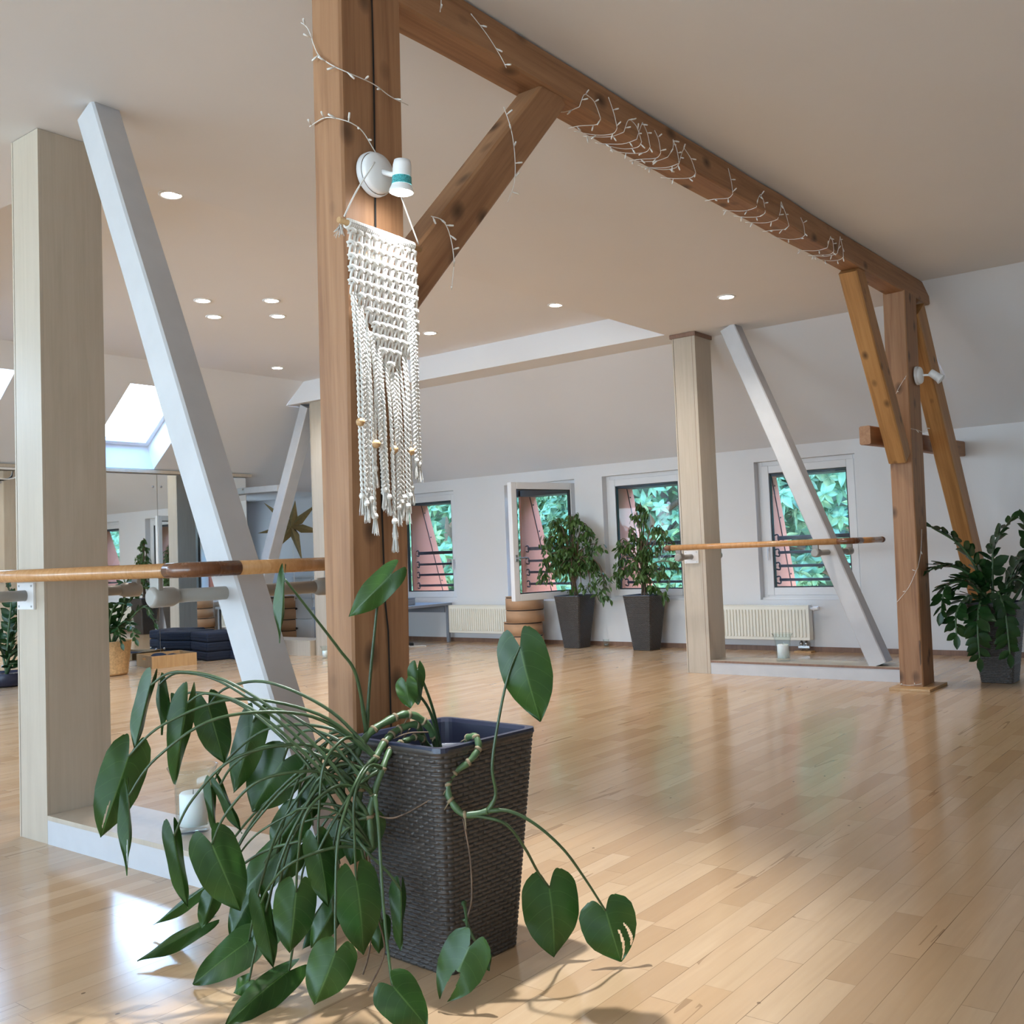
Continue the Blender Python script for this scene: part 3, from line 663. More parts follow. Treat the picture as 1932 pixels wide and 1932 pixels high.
def strand(pts, kind, fray):
    path = bez(pts, 10); bm = bmesh.new(); L = 0; n = len(path)
    acc = [0]
    for a, b in zip(path, path[1:]): acc.append(acc[-1]+(b-a).length)
    def at(s):
        for i in range(n-1):
            if acc[i+1] >= s or i == n-2:
                t = (s-acc[i])/max(acc[i+1]-acc[i],1e-6); return path[i].lerp(path[i+1], min(max(t,0),1))
    T = acc[-1]
    if kind == 'braid':
        m_ = int(T/.0055)
        for ph in range(3):
            ps = []
            for i in range(m_+1):
                s = T*i/m_; a = s/.036*2*PI + ph*2*PI/3; p = at(s)
                ps.append(p + Vector((.0042*math.sin(2*a), .0062*math.sin(a), 0)))
            tube(bm, ps, .0040, 6)
    else:
        m_ = int(T/.006)
        for ph in range(2 if kind == 'cord' else 3):
            ps = []
            for i in range(m_+1):
                s = T*i/m_; a = s/.03*2*PI + ph*PI*2/(2 if kind=='cord' else 3); p = at(s)
                ps.append(p + Vector((.0028*math.cos(a), .0028*math.sin(a), 0)))
            tube(bm, ps, .0029, 5)
    e = path[-1]
    o = obj('strand', bm, M['rope'], mac)
    if fray:
        bm = bmesh.new()
        tube(bm, [e+Vector((0,0,.012)), e+Vector((0,0,.004)), e+Vector((0,0,-.004))], [.006,.009,.007], 8)
        for q in range(26):
            a = R.uniform(0,2*PI); s = R.uniform(.2,1)
            tube(bm, [e+Vector((.004*math.cos(a),.004*math.sin(a),0)), e+Vector((.008*s*math.cos(a),.008*s*math.sin(a),-.022)), e+Vector((.010*s*math.cos(a),.012*s*math.sin(a),-.040-R.uniform(0,.012)))], .0009, 3, cap=False)
        obj('frayed_end', bm, M['rope'], o)
    return o
def zrow(y):
    c = (y-1.938)/.0272; return 1.975-math.floor(min(max(rows_at(c),3.0),10.6))*.036-.026
for y0, y1, z1, kind, zt in ((1.933,1.944,1.222,'cord',1.80),(1.944,1.953,1.20,'cord',1.80),(1.956,1.962,1.238,'braid',None),(1.968,1.970,1.212,'cord',None),
        (1.986,1.995,1.165,'cord',None),(2.000,2.030,1.24,'braid',None),(2.006,1.998,1.30,'cord',None),(2.022,2.040,1.22,'cord',None),(2.034,2.034,1.235,'braid',None),
        (2.052,2.060,1.150,'cord',None),(2.064,2.071,1.115,'cord',None),(2.076,2.080,1.19,'braid',None),(2.090,2.100,1.205,'cord',None),(2.100,2.108,1.22,'cord',None),
        (2.112,2.118,1.195,'cord',None),(2.126,2.128,1.225,'cord',None),(2.138,2.140,1.25,'cord',None),(2.150,2.158,1.33,'braid',1.84),(2.163,2.170,1.32,'braid',1.90)):
    zt = zt or zrow(y0); dx = R.uniform(-.004,.010)
    strand([(XM,y0,zt),(XM+.006+dx,y0+(y1-y0)*.3+R.uniform(-.002,.002),zt+(z1-zt)*.35),(XM+.004+dx,y0+(y1-y0)*.7+R.uniform(-.003,.003),zt+(z1-zt)*.7),(XM+.002+dx,y1,z1)], kind, True)
for y, z in ((1.941,1.432),(1.999,1.374),(2.069,1.362),(2.136,1.36)):
    bm = bmesh.new(); bmesh.ops.create_uvsphere(bm, u_segments=16, v_segments=10, radius=.0125, matrix=Matrix.Translation((XM+.010,y,z)))
    obj('wooden_bead', bm, M['pine'], mac, smooth=True)
# ------------------------------------------------------------------ string lights
def string_lights(label, paths, nb):
    t = thing('string_lights', label, 'string lights', (0,0,0), 0, 'fairy lights on the timber frame')
    spots = []
    for p, out in paths:
        bm = bmesh.new(); b = bez(p, 5); tube(bm, b, .0016, 5); obj('cable', bm, M['cord'], t)
        for i in range(1, len(b)-1): spots.append((b[i], Vector(out), (b[i+1]-b[i]).normalized()))
    step = max(1, len(spots)//nb)
    for i in range(step//2, len(spots), step):
        p, out, tg = spots[i]; bm = bmesh.new()
        d = (out*R.uniform(.3,1) + Vector((R.uniform(-.7,.7),R.uniform(-.7,.7),R.uniform(-.7,.7)))).normalized()
        if d.dot(out) < .1: d = (d+out*.6).normalized()
        tube(bm, [p, p+d*.010, p+d*.011, p+d*.026], [.0016,.0024,.0034,.0028], 6); obj('bulb', bm, M['cord'], t)
    return t
fx, rx = 1.955, -2.128
string_lights('fairy light cable wound twice around the near post', [
    ([(-2.30,fx,2.665),(-2.268,fx,2.632),(-2.234,fx,2.551),(-2.195,fx,2.51),(-2.148,fx,2.475)], (0,-1,0)),
    ([(-2.148,fx,2.475),(rx,1.99,2.463),(rx,2.08,2.464),(rx,2.15,2.45),(rx,2.225,2.448)], (1,0,0)),
    ([(-2.275,fx,2.338),(-2.21,fx,2.345),(-2.15,fx,2.325)], (0,-1,0)),
    ([(-2.15,fx,2.325),(rx,1.985,2.315),(rx,2.03,2.303),(rx,2.08,2.255),(rx,2.15,2.20)], (1,0,0))], 14)
string_lights('fairy light cable trailing down the short timber brace', [
    ([(-2.125,2.70,2.60),(-2.135,2.751,2.535),(-2.135,2.765,2.44),(-2.135,2.756,2.35),(-2.14,2.72,2.27)], (1,0,0)),
    ([(-2.15,2.335,2.13),(-2.132,2.37,2.12),(-2.132,2.402,2.08),(-2.132,2.417,2.0),(-2.132,2.40,1.90)], (1,0,0))], 10)
paths = [([(-2.124,2.54,2.868),(-2.122,2.62,2.826),(-2.122,2.69,2.776),(-2.13,2.73,2.752)], (1,0,0)), ([(-2.128,2.38,2.90),(-2.122,2.39,2.86),(-2.124,2.385,2.81)], (1,0,0))]
yy = 3.22
for k in range(13):
    w = R.uniform(.05,.12)
    zn = 2.855+R.uniform(-.035,.02)
    a = [(-2.122,yy,zn),(-2.121,yy+w*.5,2.81),(-2.13,yy+w,2.764)]
    b_ = [(-2.13,yy+w,2.762),(-2.165,yy+w+.02,2.755),(-2.22,yy+w-.02,2.753),(-2.278,yy+w-R.uniform(0,.15),2.762)]
    c_ = [(-2.122,yy,zn),(-2.122,yy-R.uniform(.0,.03),2.81),(-2.13,yy-.04,2.763)]
    d_ = [(-2.13,yy-.04,2.762),(-2.19,yy-.06,2.753),(-2.278,yy-.12,2.762)]
    paths += [(a,(1,0,0)),(b_,(0,0,-1))] + ([(c_,(1,0,0)),(d_,(0,0,-1))] if k % 3 != 1 else [])
    yy += R.choice((.10,.16,.26,.36,.44))
string_lights('long fairy light cable wound around the ceiling beam', paths, 84)
string_lights('fairy light cable wound down the far post', [
    ([(-2.30,7.142,1.98),(-2.25,7.14,2.02),(-2.20,7.14,2.10),(-2.15,7.14,2.17)], (0,-1,0)),
    ([(-2.145,7.155,1.80),(-2.128,7.25,1.795),(-2.128,7.40,1.79),(-2.12,7.44,1.83)], (1,0,0)),
    ([(-2.14,7.25,1.10),(-2.14,7.2,.95),(-2.155,7.152,.83)], (1,0,0)),
    ([(-2.155,7.142,.83),(-2.22,7.14,.70),(-2.305,7.14,.60)], (0,-1,0)),
    ([(-2.32,7.14,.03),(-2.25,7.135,.026),(-2.17,7.14,.04)], (0,-1,0))], 10)
# ------------------------------------------------------------------ wicker planters
def wicker_mesh(name, top, bot, h, rows, strands, res_u, res_v, amp=.0035):
    """square tapering planter woven of flat strips; returns mesh (outer skin)"""
    bm = bmesh.new(); rad = .10
    def outline(s, half):               # s in 0..1 around a rounded square
        q = s*4; k = int(q) % 4; f = q-int(q); r_ = half*rad*2
        st = half*2-2*r_; arc_ = r_*PI/2; Lq = st+arc_; d = f*Lq
        if d < st: p = Vector((-half+r_+d, -half)); n = Vector((0,-1))
        else:
            a = (d-st)/arc_*PI/2; p = Vector((half-r_+r_*math.sin(a), -half+r_-r_*math.cos(a))); n = Vector((math.sin(a),-math.cos(a)))
        M2 = Matrix.Rotation(k*PI/2, 2); return M2 @ p, M2 @ n
    vs = []
    for j in range(res_v+1):
        t = j/res_v; half = bot/2+(top-bot)/2*t; row = []
        for i in range(res_u):
            s = i/res_u; p, n = outline(s, half)
            u = s*strands; v = t*rows; rr = int(v); fv = v-rr
            prof = max(0, 1-((fv-.5)*2)**4)
            ph = (u+.5*(rr%2)) % 1; ov = min(1, min(ph,1-ph)/.20)**.6
            hgt = amp*prof*(.06+.94*ov)
            if t > .975: hgt = amp*1.2*math.sin(min(1,(1-t)/.025)*PI*.5+PI*.25)
            row.append(bm.verts.new((p.x+n.x*hgt, p.y+n.y*hgt, t*h)))
        vs.append(row)
    for a, b in zip(vs, vs[1:]):
        for i in range(res_u): bm.faces.new((a[i],a[(i+1)%res_u],b[(i+1)%res_u],b[i])).smooth = True
    bm.faces.new(vs[0][::-1])
    me = bpy.data.meshes.new(name); bm.to_mesh(me); bm.free(); me.materials.append(M['wicker']); return me
def liner_mesh(top, h, depth):
    bm = bmesh.new()
    def rq(half, z, r_=.03):
        out = []
        for k,(sx,sy) in enumerate(((1,-1),(1,1),(-1,1),(-1,-1))):
            for q in range(5):
                a = -PI/2+k*PI/2+q*PI/8; out.append(bm.verts.new((sx*(half-r_)+r_*math.cos(a), sy*(half-r_)+r_*math.sin(a), z)))
        return out
    H = top/2
    rs = [rq(H+.004,h-.006),rq(H+.003,h+.006),rq(H-.012,h+.006),rq(H-.016,h-.004),rq(H-.030,h-depth)]
    for a, b in zip(rs, rs[1:]):
        for i in range(20): bm.faces.new((a[i],a[(i+1)%20],b[(i+1)%20],b[i]))
    me = bpy.data.meshes.new('liner'); bm.to_mesh(me); bm.free(); me.materials.append(M['liner']); return me
def soil_mesh(half, z):
    bm = bmesh.new(); n = 14; g = [[bm.verts.new((-half+2*half*i/n, -half+2*half*j/n, z+mnoise.noise(Vector((i*.6,j*.6,z)))*.02)) for i in range(n+1)] for j in range(n+1)]
    for j in range(n):
        for i in range(n): bm.faces.new((g[j][i],g[j][i+1],g[j+1][i+1],g[j+1][i]))
    me = bpy.data.meshes.new('soil'); bm.to_mesh(me); bm.free(); me.materials.append(M['soil']); return me
WK_NEAR = wicker_mesh('planter', .36, .257, .57, 50, 34, 612, 400, .0052)
WK_FAR = wicker_mesh('planter', .335, .205, .56, 46, 30, 300, 276, .0058)
LIN = liner_mesh(.36,.57,.14); LIN2 = liner_mesh(.335,.56,.06)
def planter(t, near=False, depth=None):
    p = link('planter', WK_NEAR if near else WK_FAR, None, t); link('liner', LIN if near else LIN2, None, p)
    link('soil', soil_mesh(.16 if near else .152, .40 if near else .515), None, p); return p
# ------------------------------------------------------------------ the big foreground climber
MONS_POS, MONS_ROT = Vector((-1.889,2.026,0)), math.radians(-3.75)
mon = thing('potted_monstera', 'large trailing heart-leaved climber in a dark wicker planter beside the near post', 'potted plant', MONS_POS, MONS_ROT)
planter(mon, True)
bm = bmesh.new(); lathe(bm, [(.118,.40),(.126,.515),(.131,.518),(.130,.522),(.122,.520),(.112,.42)], 40); obj('nursery_pot', bm, M['liner'], mon)
def mobj(name, bm, m, smooth=False): return adopt(obj(name, bm, m, None, smooth, uvkeep=False), mon)
def leaf(P0, P1, W, fold, curl, a, b, slit, seed):
    P0, P1 = Vector(P0), Vector(P1); y = P1-P0; L = y.length; y.normalize()
    view = (Vector((0,0,1.05))-(P0+P1)/2).normalized(); right = Vector((.795,.607,0))
    n = (view + right*a + Vector((0,0,1))*b); n = (n - y*n.dot(y)).normalized(); x = y.cross(n)
    rr = random.Random(seed)
    nv, nu = (60, 44) if slit else (22, 16); bm = bmesh.new(); uvl = bm.loops.layers.uv.new('UVMap'); g = []
    prof = [(0,.52),(.06,.82),(.15,.97),(.30,1.0),(.48,.95),(.66,.76),(.80,.50),(.90,.27),(.96,.12),(1,.015)]
    def pw(v):
        for (v0,w0),(v1,w1) in zip(prof, prof[1:]):
            if v <= v1: return w0+(w1-w0)*(v-v0)/(v1-v0)
        return .015
    tipx = rr.uniform(-.08,.08)*L; wav = rr.uniform(0,6)
    for j in range(nv+1):
        v = j/nv; row = []
        for i in range(nu+1):
            u = i/nu*2-1; au = abs(u)
            w = pw(v)*W/2
            px_ = u*w + tipx*v*v
            py_ = L*(v - .20*(1-v)**3*math.sin(min(1,au*1.15)*PI*.62)*1.25)
            if slit == 2 and v > .3: px_ += (1 if u > 0 else -1)*W*.10*(v-.3)
            pz_ = -au*w*math.tan(min(fold,.95)*.95)*.85 + .006*math.sin(v*9+u*2+wav)*au - curl*L*v*v*.6 + .03*W*(1-au)*math.sin(v*PI)
            row.append((bm.verts.new(P0 + x*px_*(1-.35*fold) + y*py_ + n*pz_), (u*.5+.5, v)))
        g.append(row)
    for j in range(nv):
        for i in range(nu):
            u = ((i+.5)/nu)*2-1; v = (j+.5)/nv; cut = False
            if slit == 1: cut = seg_d(u,v,.14,.56,.24,.86,.030)
            if slit == 2: cut = abs(u) < .1+.25*max(0,v-.45) and v > .45
            if slit == 3: cut = seg_d(u,v,-.26,.44,-.50,.93,.036) or seg_d(u,v,-.52,.40,-.90,.74,.030)
            if cut: continue
            q = (g[j][i],g[j][i+1],g[j+1][i+1],g[j+1][i]); f = bm.faces.new([k[0] for k in q]); f.smooth = True
            for lp, k in zip(f.loops, q): lp[uvl].uv = k[1]
    return mobj('leaf', bm, M['monstera'])
def seg_d(u, v, u0, v0, u1, v1, r_):
    ax, ay, bx_, by_ = u0*.5, v0, u1*.5, v1; px_, py_ = u*.5-ax, v-ay; dx, dy = bx_-ax, by_-ay
    t = max(0, min(1, (px_*dx+py_*dy)/(dx*dx+dy*dy)))
    return math.hypot(px_-t*dx, py_-t*dy) < r_*(.35+1.3*t*(1.25-t)+.3*t)
LEAVES = [
('a',-2.343,1.442,0.753,-2.370,1.408,0.588,0.062,0.9,0.1,0.5,0.1,0),
('a2',-2.372,1.484,0.747,-2.362,1.474,0.620,0.046,0.7,0.2,-0.6,0.1,0),
('b',-2.305,1.356,0.594,-2.353,1.307,0.400,0.118,0.25,0.15,0.1,0.25,1),
('c',-2.265,1.330,0.508,-2.252,1.326,0.326,0.045,0.8,0.1,0.8,0.1,1),
('d',-2.227,1.470,0.712,-2.254,1.438,0.513,0.081,0.6,0.1,0.6,0.1,0),
('d2',-2.351,1.503,0.698,-2.315,1.512,0.601,0.060,0.5,0.2,-0.3,0.2,0),
('e',-2.275,1.562,0.689,-2.236,1.576,0.540,0.098,0.25,0.15,0.1,0.3,0),
('f',-2.253,1.683,0.630,-2.283,1.648,0.442,0.099,0.3,0.1,-0.2,0.2,0),
('g',-2.229,1.760,0.516,-2.294,1.693,0.389,0.160,0.2,0.1,0.1,0.4,0),
('h',-2.257,1.444,0.389,-2.227,1.453,0.214,0.060,0.6,0.1,0.5,0.2,0),
('i',-2.158,1.483,0.374,-2.098,1.514,0.212,0.126,0.2,0.15,0.05,0.3,0),
('j',-2.282,1.596,0.478,-2.224,1.622,0.358,0.041,0.7,0.2,0.6,0.2,0),
('k',-2.335,1.606,0.467,-2.317,1.603,0.345,0.039,0.7,0.2,0.5,0.0,0),
('l',-2.193,1.771,0.377,-2.237,1.719,0.276,0.113,0.3,0.1,0.1,0.4,0),
('m',-2.176,1.689,0.296,-2.242,1.619,0.194,0.116,0.3,0.1,0.1,0.8,0),
('n',-2.099,1.696,0.319,-2.125,1.656,0.235,0.081,0.4,0.1,0.4,0.4,0),
('o',-2.314,1.590,0.193,-2.321,1.564,0.116,0.066,0.4,0.1,0.3,0.3,0),
('s',-2.073,1.558,0.226,-2.038,1.569,0.071,0.067,0.4,0.1,0.4,0.2,0),
('t',-1.979,1.590,0.259,-1.983,1.571,0.119,0.112,0.25,0.1,0.05,0.3,0),
('u',-1.954,1.640,0.364,-1.925,1.647,0.214,0.085,0.3,0.1,0.2,0.2,0),
('w',-1.819,1.568,0.157,-1.844,1.531,0.044,0.116,0.2,0.1,0.1,0.3,0),
('x',-1.863,1.677,0.282,-1.837,1.683,0.108,0.122,0.25,0.15,0.1,0.3,0),
('y',-1.823,1.786,0.233,-1.815,1.777,0.092,0.057,0.7,0.1,0.6,0.2,0),
('z',-1.659,1.592,0.108,-1.593,1.624,0.023,0.117,0.3,0.2,0.1,0.6,0),
('A',-1.603,1.784,0.143,-1.644,1.736,0.023,0.120,0.15,0.15,0.1,0.5,2),
('B',-1.690,1.924,0.072,-1.661,1.924,0.029,0.042,0.3,0.1,0.2,0.4,0),
('C',-1.609,2.105,0.186,-1.589,2.107,0.012,0.156,0.12,0.1,0.1,0.2,0),
('D',-1.469,2.152,0.138,-1.437,2.162,0.012,0.150,0.12,0.1,0.05,0.25,3),
('E',-1.566,1.969,0.817,-1.531,1.984,0.629,0.139,0.2,0.2,-0.2,0.3,0),
('F',-1.832,1.835,0.733,-1.816,1.826,0.671,0.058,0.15,0.1,0,0.2,0),
('G',-1.842,1.888,0.761,-1.834,1.875,0.672,0.052,0.3,0.1,0.5,0.1,0),
('H',-1.865,1.829,1.008,-1.942,1.752,0.902,0.084,0.3,0.1,0.3,0.6,0),
('I',-1.977,1.579,1.009,-1.978,1.564,0.855,0.039,0.9,0.1,0.7,0.1,0),
('J',-1.940,1.788,0.391,-1.968,1.748,0.282,0.116,0.25,0.1,0.1,0.4,0),
('K',-2.054,1.766,0.146,-2.088,1.722,0.058,0.076,0.4,0.1,0.4,0.5,0),
('Lx',-2.058,1.826,0.347,-2.110,1.768,0.244,0.098,0.3,0.1,0.1,0.3,0),
('M',-2.275,1.672,0.162,-2.308,1.628,0.077,0.092,0.3,0.1,0.1,0.5,0),
('N',-2.175,1.831,0.444,-2.212,1.785,0.336,0.086,0.3,0.1,0.1,0.4,0),
('O',-1.919,1.808,0.132,-1.918,1.789,0.060,0.067,0.4,0.1,0.3,0.3,0),
('P',-2.162,1.660,0.132,-2.198,1.612,0.061,0.095,0.3,0.1,0.1,0.5,0),
('p',-2.547,1.726,0.140,-2.702,1.657,0.020,0.054,0.8,0.0,0.3,0.7,0),
('q',-2.459,1.654,0.070,-2.518,1.495,0.015,0.061,0.6,0.0,0.2,0.8,0),
('r',-2.207,1.619,0.090,-2.270,1.493,0.015,0.114,0.2,0.1,0.1,0.9,0),
('v',-2.027,1.600,0.060,-2.017,1.403,0.020,0.100,0.5,0.1,0.1,0.7,0),
('v2',-2.107,1.543,0.040,-2.128,1.512,0.015,0.059,0.3,0.1,0.1,0.9,0),
('v3',-2.195,1.912,0.120,-2.168,1.765,0.030,0.074,0.5,0.1,0.3,0.6,0),
]
S2 = [(-1.925,1.99,.545),(-1.909,1.948,.604),(-1.925,1.899,.600),(-1.927,1.872,.590),(-1.921,1.84,.576),(-1.912,1.799,.546),(-1.914,1.774,.511),(-1.925,1.756,.473),(-1.93,1.742,.422),(-1.94,1.74,.36)]
S1 = [(-1.895,2.012,.50),(-1.888,1.989,.569),(-1.895,1.959,.613),(-1.909,1.921,.636),(-1.924,1.884,.633),(-1.94,1.823,.611),(-1.95,1.79,.582),(-1.96,1.765,.535),(-1.985,1.745,.47)]
S3 = [(-1.915,1.999,.53),(-1.90,1.958,.565),(-1.902,1.93,.575),(-1.903,1.88,.568),(-1.905,1.845,.557),(-1.885,1.796,.521),(-1.892,1.769,.46),(-1.893,1.755,.41),(-1.885,1.752,.334)]
S4 = [(-1.765,1.984,.560),(-1.748,1.968,.580),(-1.709,1.955,.587),(-1.694,1.945,.56),(-1.702,1.915,.532),(-1.724,1.885,.509),(-1.731,1.868,.483),(-1.721,1.865,.447),(-1.689,1.88,.412),(-1.645,1.915,.418)]
for s, r_ in ((S1,.0098),(S2,.0095),(S3,.0085),(S4,.0082)):
    bm = bmesh.new(); b_ = bez(s, 6); tube(bm, b_, [r_*(1+.12*math.sin(i*1.3)) for i in range(len(b_))], 10); st = mobj('stem', bm, M['stem'])
    for p, q in zip(s[1:-1], s[2:]):
        bm = bmesh.new(); d = (Vector(q)-Vector(p)).normalized()*.004; tube(bm, [Vector(p)-d, Vector(p), Vector(p)+d], [r_*1.12,r_*1.28,r_*1.12], 10)
        if R.random() < .6: tube(bm, [p, Vector(p)+Vector((R.uniform(-.02,.02),R.uniform(-.02,0),R.uniform(-.03,.0)))], [.003,.001], 5)
        o = obj('stem_joint', bm, M['node']); o.parent = st
def petiole(pts, r0=.0048, r1=.0028):
    bm = bmesh.new(); b_ = bez(pts, 7); n = len(b_)-1
    tube(bm, b_, [r0*1.7 if i == 0 else (r0*1.25 if i < n*.12 else r0+(r1-r0)*i/n) for i in range(n+1)], 7); mobj('petiole', bm, M['petiole'])
PET = {'E':[(-1.645,1.915,.418),(-1.628,1.928,.458),(-1.624,1.915,.536),(-1.608,1.935,.664),(-1.59,1.955,.759),(-1.566,1.969,.817)],
 'D':[(-1.645,1.915,.418),(-1.601,1.944,.417),(-1.552,1.984,.382),(-1.514,2.043,.313),(-1.495,2.101,.231),(-1.469,2.152,.138)],
 'C':[(-1.689,1.88,.41),(-1.649,1.905,.405),(-1.608,1.941,.384),(-1.601,2.001,.313),(-1.61,2.062,.236),(-1.609,2.105,.186)],
 'F':[(-1.89,2.018,.50),(-1.862,1.957,.628),(-1.843,1.891,.696),(-1.832,1.835,.733)],
 'G':[(-1.887,2.019,.50),(-1.87,1.976,.627),(-1.852,1.921,.719),(-1.842,1.888,.761)],
 'H':[(-1.955,1.809,.60),(-1.942,1.814,.728),(-1.925,1.819,.85),(-1.909,1.825,.945),(-1.865,1.829,1.008)],
 'I':[(-1.953,1.809,.60),(-1.945,1.772,.754),(-1.952,1.724,.825),(-1.968,1.655,.917),(-1.977,1.579,1.009)],
 'A':[(-1.707,1.885,.193),(-1.675,1.855,.185),(-1.603,1.784,.143)],
 'z':[(-1.87,1.752,.465),(-1.831,1.725,.396),(-1.776,1.680,.242),(-1.692,1.617,.117),(-1.659,1.592,.108)],
 'B':[(-1.72,1.90,.15),(-1.70,1.91,.10),(-1.69,1.924,.072)]}
ROOTS = S2[5:]+S3[5:]+S1[6:]
for i, row in enumerate(LEAVES):
    key, v = row[0], row[1:]
    leaf(v[0:3], v[3:6], v[6], v[7], v[8], v[9], v[10], v[11], i*7+3)
    if key in PET: petiole(PET[key]); continue
    e = Vector(v[0:3]); rt = Vector(R.choice(ROOTS)); d = e-rt; L = d.length
    lift = (.16*L+.05) if e.z > .25 else .10*L+.03
    fwd = Vector((.2,-.9,0))*(.02+.06*R.random())
    petiole([rt, rt+d*.22+Vector((0,0,lift*.75))+fwd*.6, rt+d*.55+Vector((0,0,lift))+fwd, rt+d*.85+Vector((0,0,lift*.55))+fwd*.4, e])
for k in range(9):                      # loose leaf stalks and aerial roots arching out of the stem bundle
    rt = Vector(R.choice(ROOTS)); a = R.uniform(-.40,-.08); z = R.uniform(.05,.5)
    e = rt + Vector((a*.8+R.uniform(-.05,.05), a*.55, 0)); e.z = z
    e.y = min(e.y, 1.93)
    d = e-rt; petiole([rt, rt+d*.3+Vector((0,-.03,.07)), rt+d*.7+Vector((0,-.04,.05)), e], .004, .0022)
bm = bmesh.new()
for pts in ([(-1.9,1.76,.42),(-1.86,1.80,.40),(-1.80,1.84,.43),(-1.745,1.855,.465)],[(-1.94,1.77,.36),(-1.93,1.775,.25),(-1.92,1.77,.10),(-1.93,1.75,.02)],[(-1.90,1.75,.33),(-1.87,1.74,.2),(-1.84,1.74,.1),(-1.86,1.70,.015)],
            [(-1.93,1.95,.60),(-1.91,1.90,.58),(-1.90,1.86,.56),(-1.93,1.82,.52)],[(-1.88,1.96,.585),(-1.89,1.90,.592),(-1.92,1.87,.58)],[(-1.70,1.885,.40),(-1.69,1.895,.30),(-1.695,1.90,.2),(-1.707,1.89,.15)]):
    tube(bm, bez(pts,6), .0022, 5)
mobj('aerial_root', bm, M['bark'])
# ------------------------------------------------------------------ weeping figs by the windows
def drop_leaf(bm, base, d, n, L, W, mi=0):
    d = d.normalized(); n = (n-d*n.dot(d)); n = n.normalized() if n.length > 1e-4 else d.orthogonal().normalized(); x = d.cross(n)
    rows = ((0,.04),(.18,.36),(.42,.5),(.7,.33),(.88,.13),(1,.01)); prev = None
    for t, w in rows:
        c = base + d*L*t - n*L*.14*t*t
        cur = [bm.verts.new(c - x*W*w + n*.12*W), bm.verts.new(c - n*.06*W), bm.verts.new(c + x*W*w + n*.12*W)]
        if prev:
            for k in (0,1):
                f = bm.faces.new((prev[k],prev[k+1],cur[k+1],cur[k])); f.smooth = True; f.material_index = mi
        prev = cur
def ficus(loc, label, seed, branches, nleaf, loose):
    t = thing('potted_weeping_fig', label, 'potted plant', loc, 0, None); planter(t)
    rr = random.Random(seed); bt = bmesh.new(); bl = bmesh.new()
    for k in range(4):
        a = k*PI/2+.5; tube(bt, bez([(.035*math.cos(a),.035*math.sin(a),.50),(.012*math.cos(a+1),.012*math.sin(a+1),.72),(.016*math.cos(a+2),.016*math.sin(a+2),.95),(.03*math.cos(a+3),.03*math.sin(a+3),1.12)],4), .010, 7)
    for pts in branches:
        b_ = bez([Vector(p) for p in pts], 6); n = len(b_)
        tube(bt, b_, [.008*(1-.8*i/n)+.0012 for i in range(n)], 6)
        for q in range(nleaf):
            i = min(n-2, int(n*(.18+.82*rr.random()**.75))); p = b_[i]
            tw = Vector((rr.gauss(0,1),rr.gauss(0,1),rr.gauss(-.25,.7))).normalized()*rr.uniform(.02,loose)
            e = p+tw+Vector((0,0,-.25*tw.length))
            if q % 2 == 0: tube(bt, [p,p+tw*.6,e], [.002,.0015,.001], 4, cap=False)
            for m_ in range(3):
                s = p.lerp(e, .35+.32*m_)
                d = Vector((rr.gauss(0,.45)+tw.x*4,rr.gauss(0,.45)+tw.y*4,-1.0+rr.gauss(0,.35)))
                drop_leaf(bl, s, d, Vector((rr.gauss(0,1),rr.gauss(0,1),.6)), rr.uniform(.055,.085), rr.uniform(.026,.036))
    obj('trunk', bt, M['bark'], t); obj('foliage', bl, M['ficus'], t)
def rl(x, z, d=0): return (x*1.02-d*.5, x*.22-d*.85, z)   # across the view, towards the viewer
rr = random.Random(3)
br1 = []
for x, z, d in ((-.28,.95,.05),(-.25,1.12,.05),(-.20,1.28,0),(-.12,1.36,.08),(-.02,1.40,0),(.08,1.38,.05),(.17,1.30,0),(.25,1.22,.06),(.30,1.08,.02),(.31,.93,.1),(-.26,.78,.1),(.27,.80,.05),(-.08,1.0,.2),(.12,1.05,.2),(.0,.85,.2),(.20,.66,.13),(.30,.58,.12),(.38,.62,.02),(.16,.60,.2),(-.14,1.18,.14),(.02,1.2,.15),(.40,.52,.05)):
    s = rr.uniform(.7,1.0); mid = max(z+.05, .95) if z < .9 else (z*.5+.5)
    br1.append([(0,0,.62+.2*rr.random()), rl(x*.35, mid, d*.4), rl(x*.8, max(z,mid-.1)+.03, d*.8), rl(x, z, d)])
ficus((-6.36,8.99,0), 'bushy weeping fig in a tall dark wicker planter under the open window', 11, br1, 20, .12)
br2 = []
for x, z, d in ((0,1.46,0),(.05,1.40,0),(-.05,1.36,0),(-.14,1.22,0),(-.20,1.10,.05),(-.26,1.02,0),(.14,1.22,0),(.22,1.22,0),(.27,1.15,0),(.33,1.05,0),(.18,1.0,.1),(-.28,.76,0),(-.20,.80,.1),(-.16,.92,.1),(.12,.82,.1),(.25,.80,.05),(.31,.72,.05),(.2,.62,.12),(.28,.57,.1),(.35,.85,0),(-.09,1.05,.1),(.08,.72,.15)):
    mid = z*.5+.45
    br2.append([(0,0,.7+.3*rr.random()*(z>1)), rl(x*.3, mid, d*.4), rl(x*.75, z+.05, d*.8), rl(x, z, d)])
ficus((-5.48,8.99,0), 'sparse weeping fig in a dark wicker planter left of the far maple column', 23, br2, 11, .09)
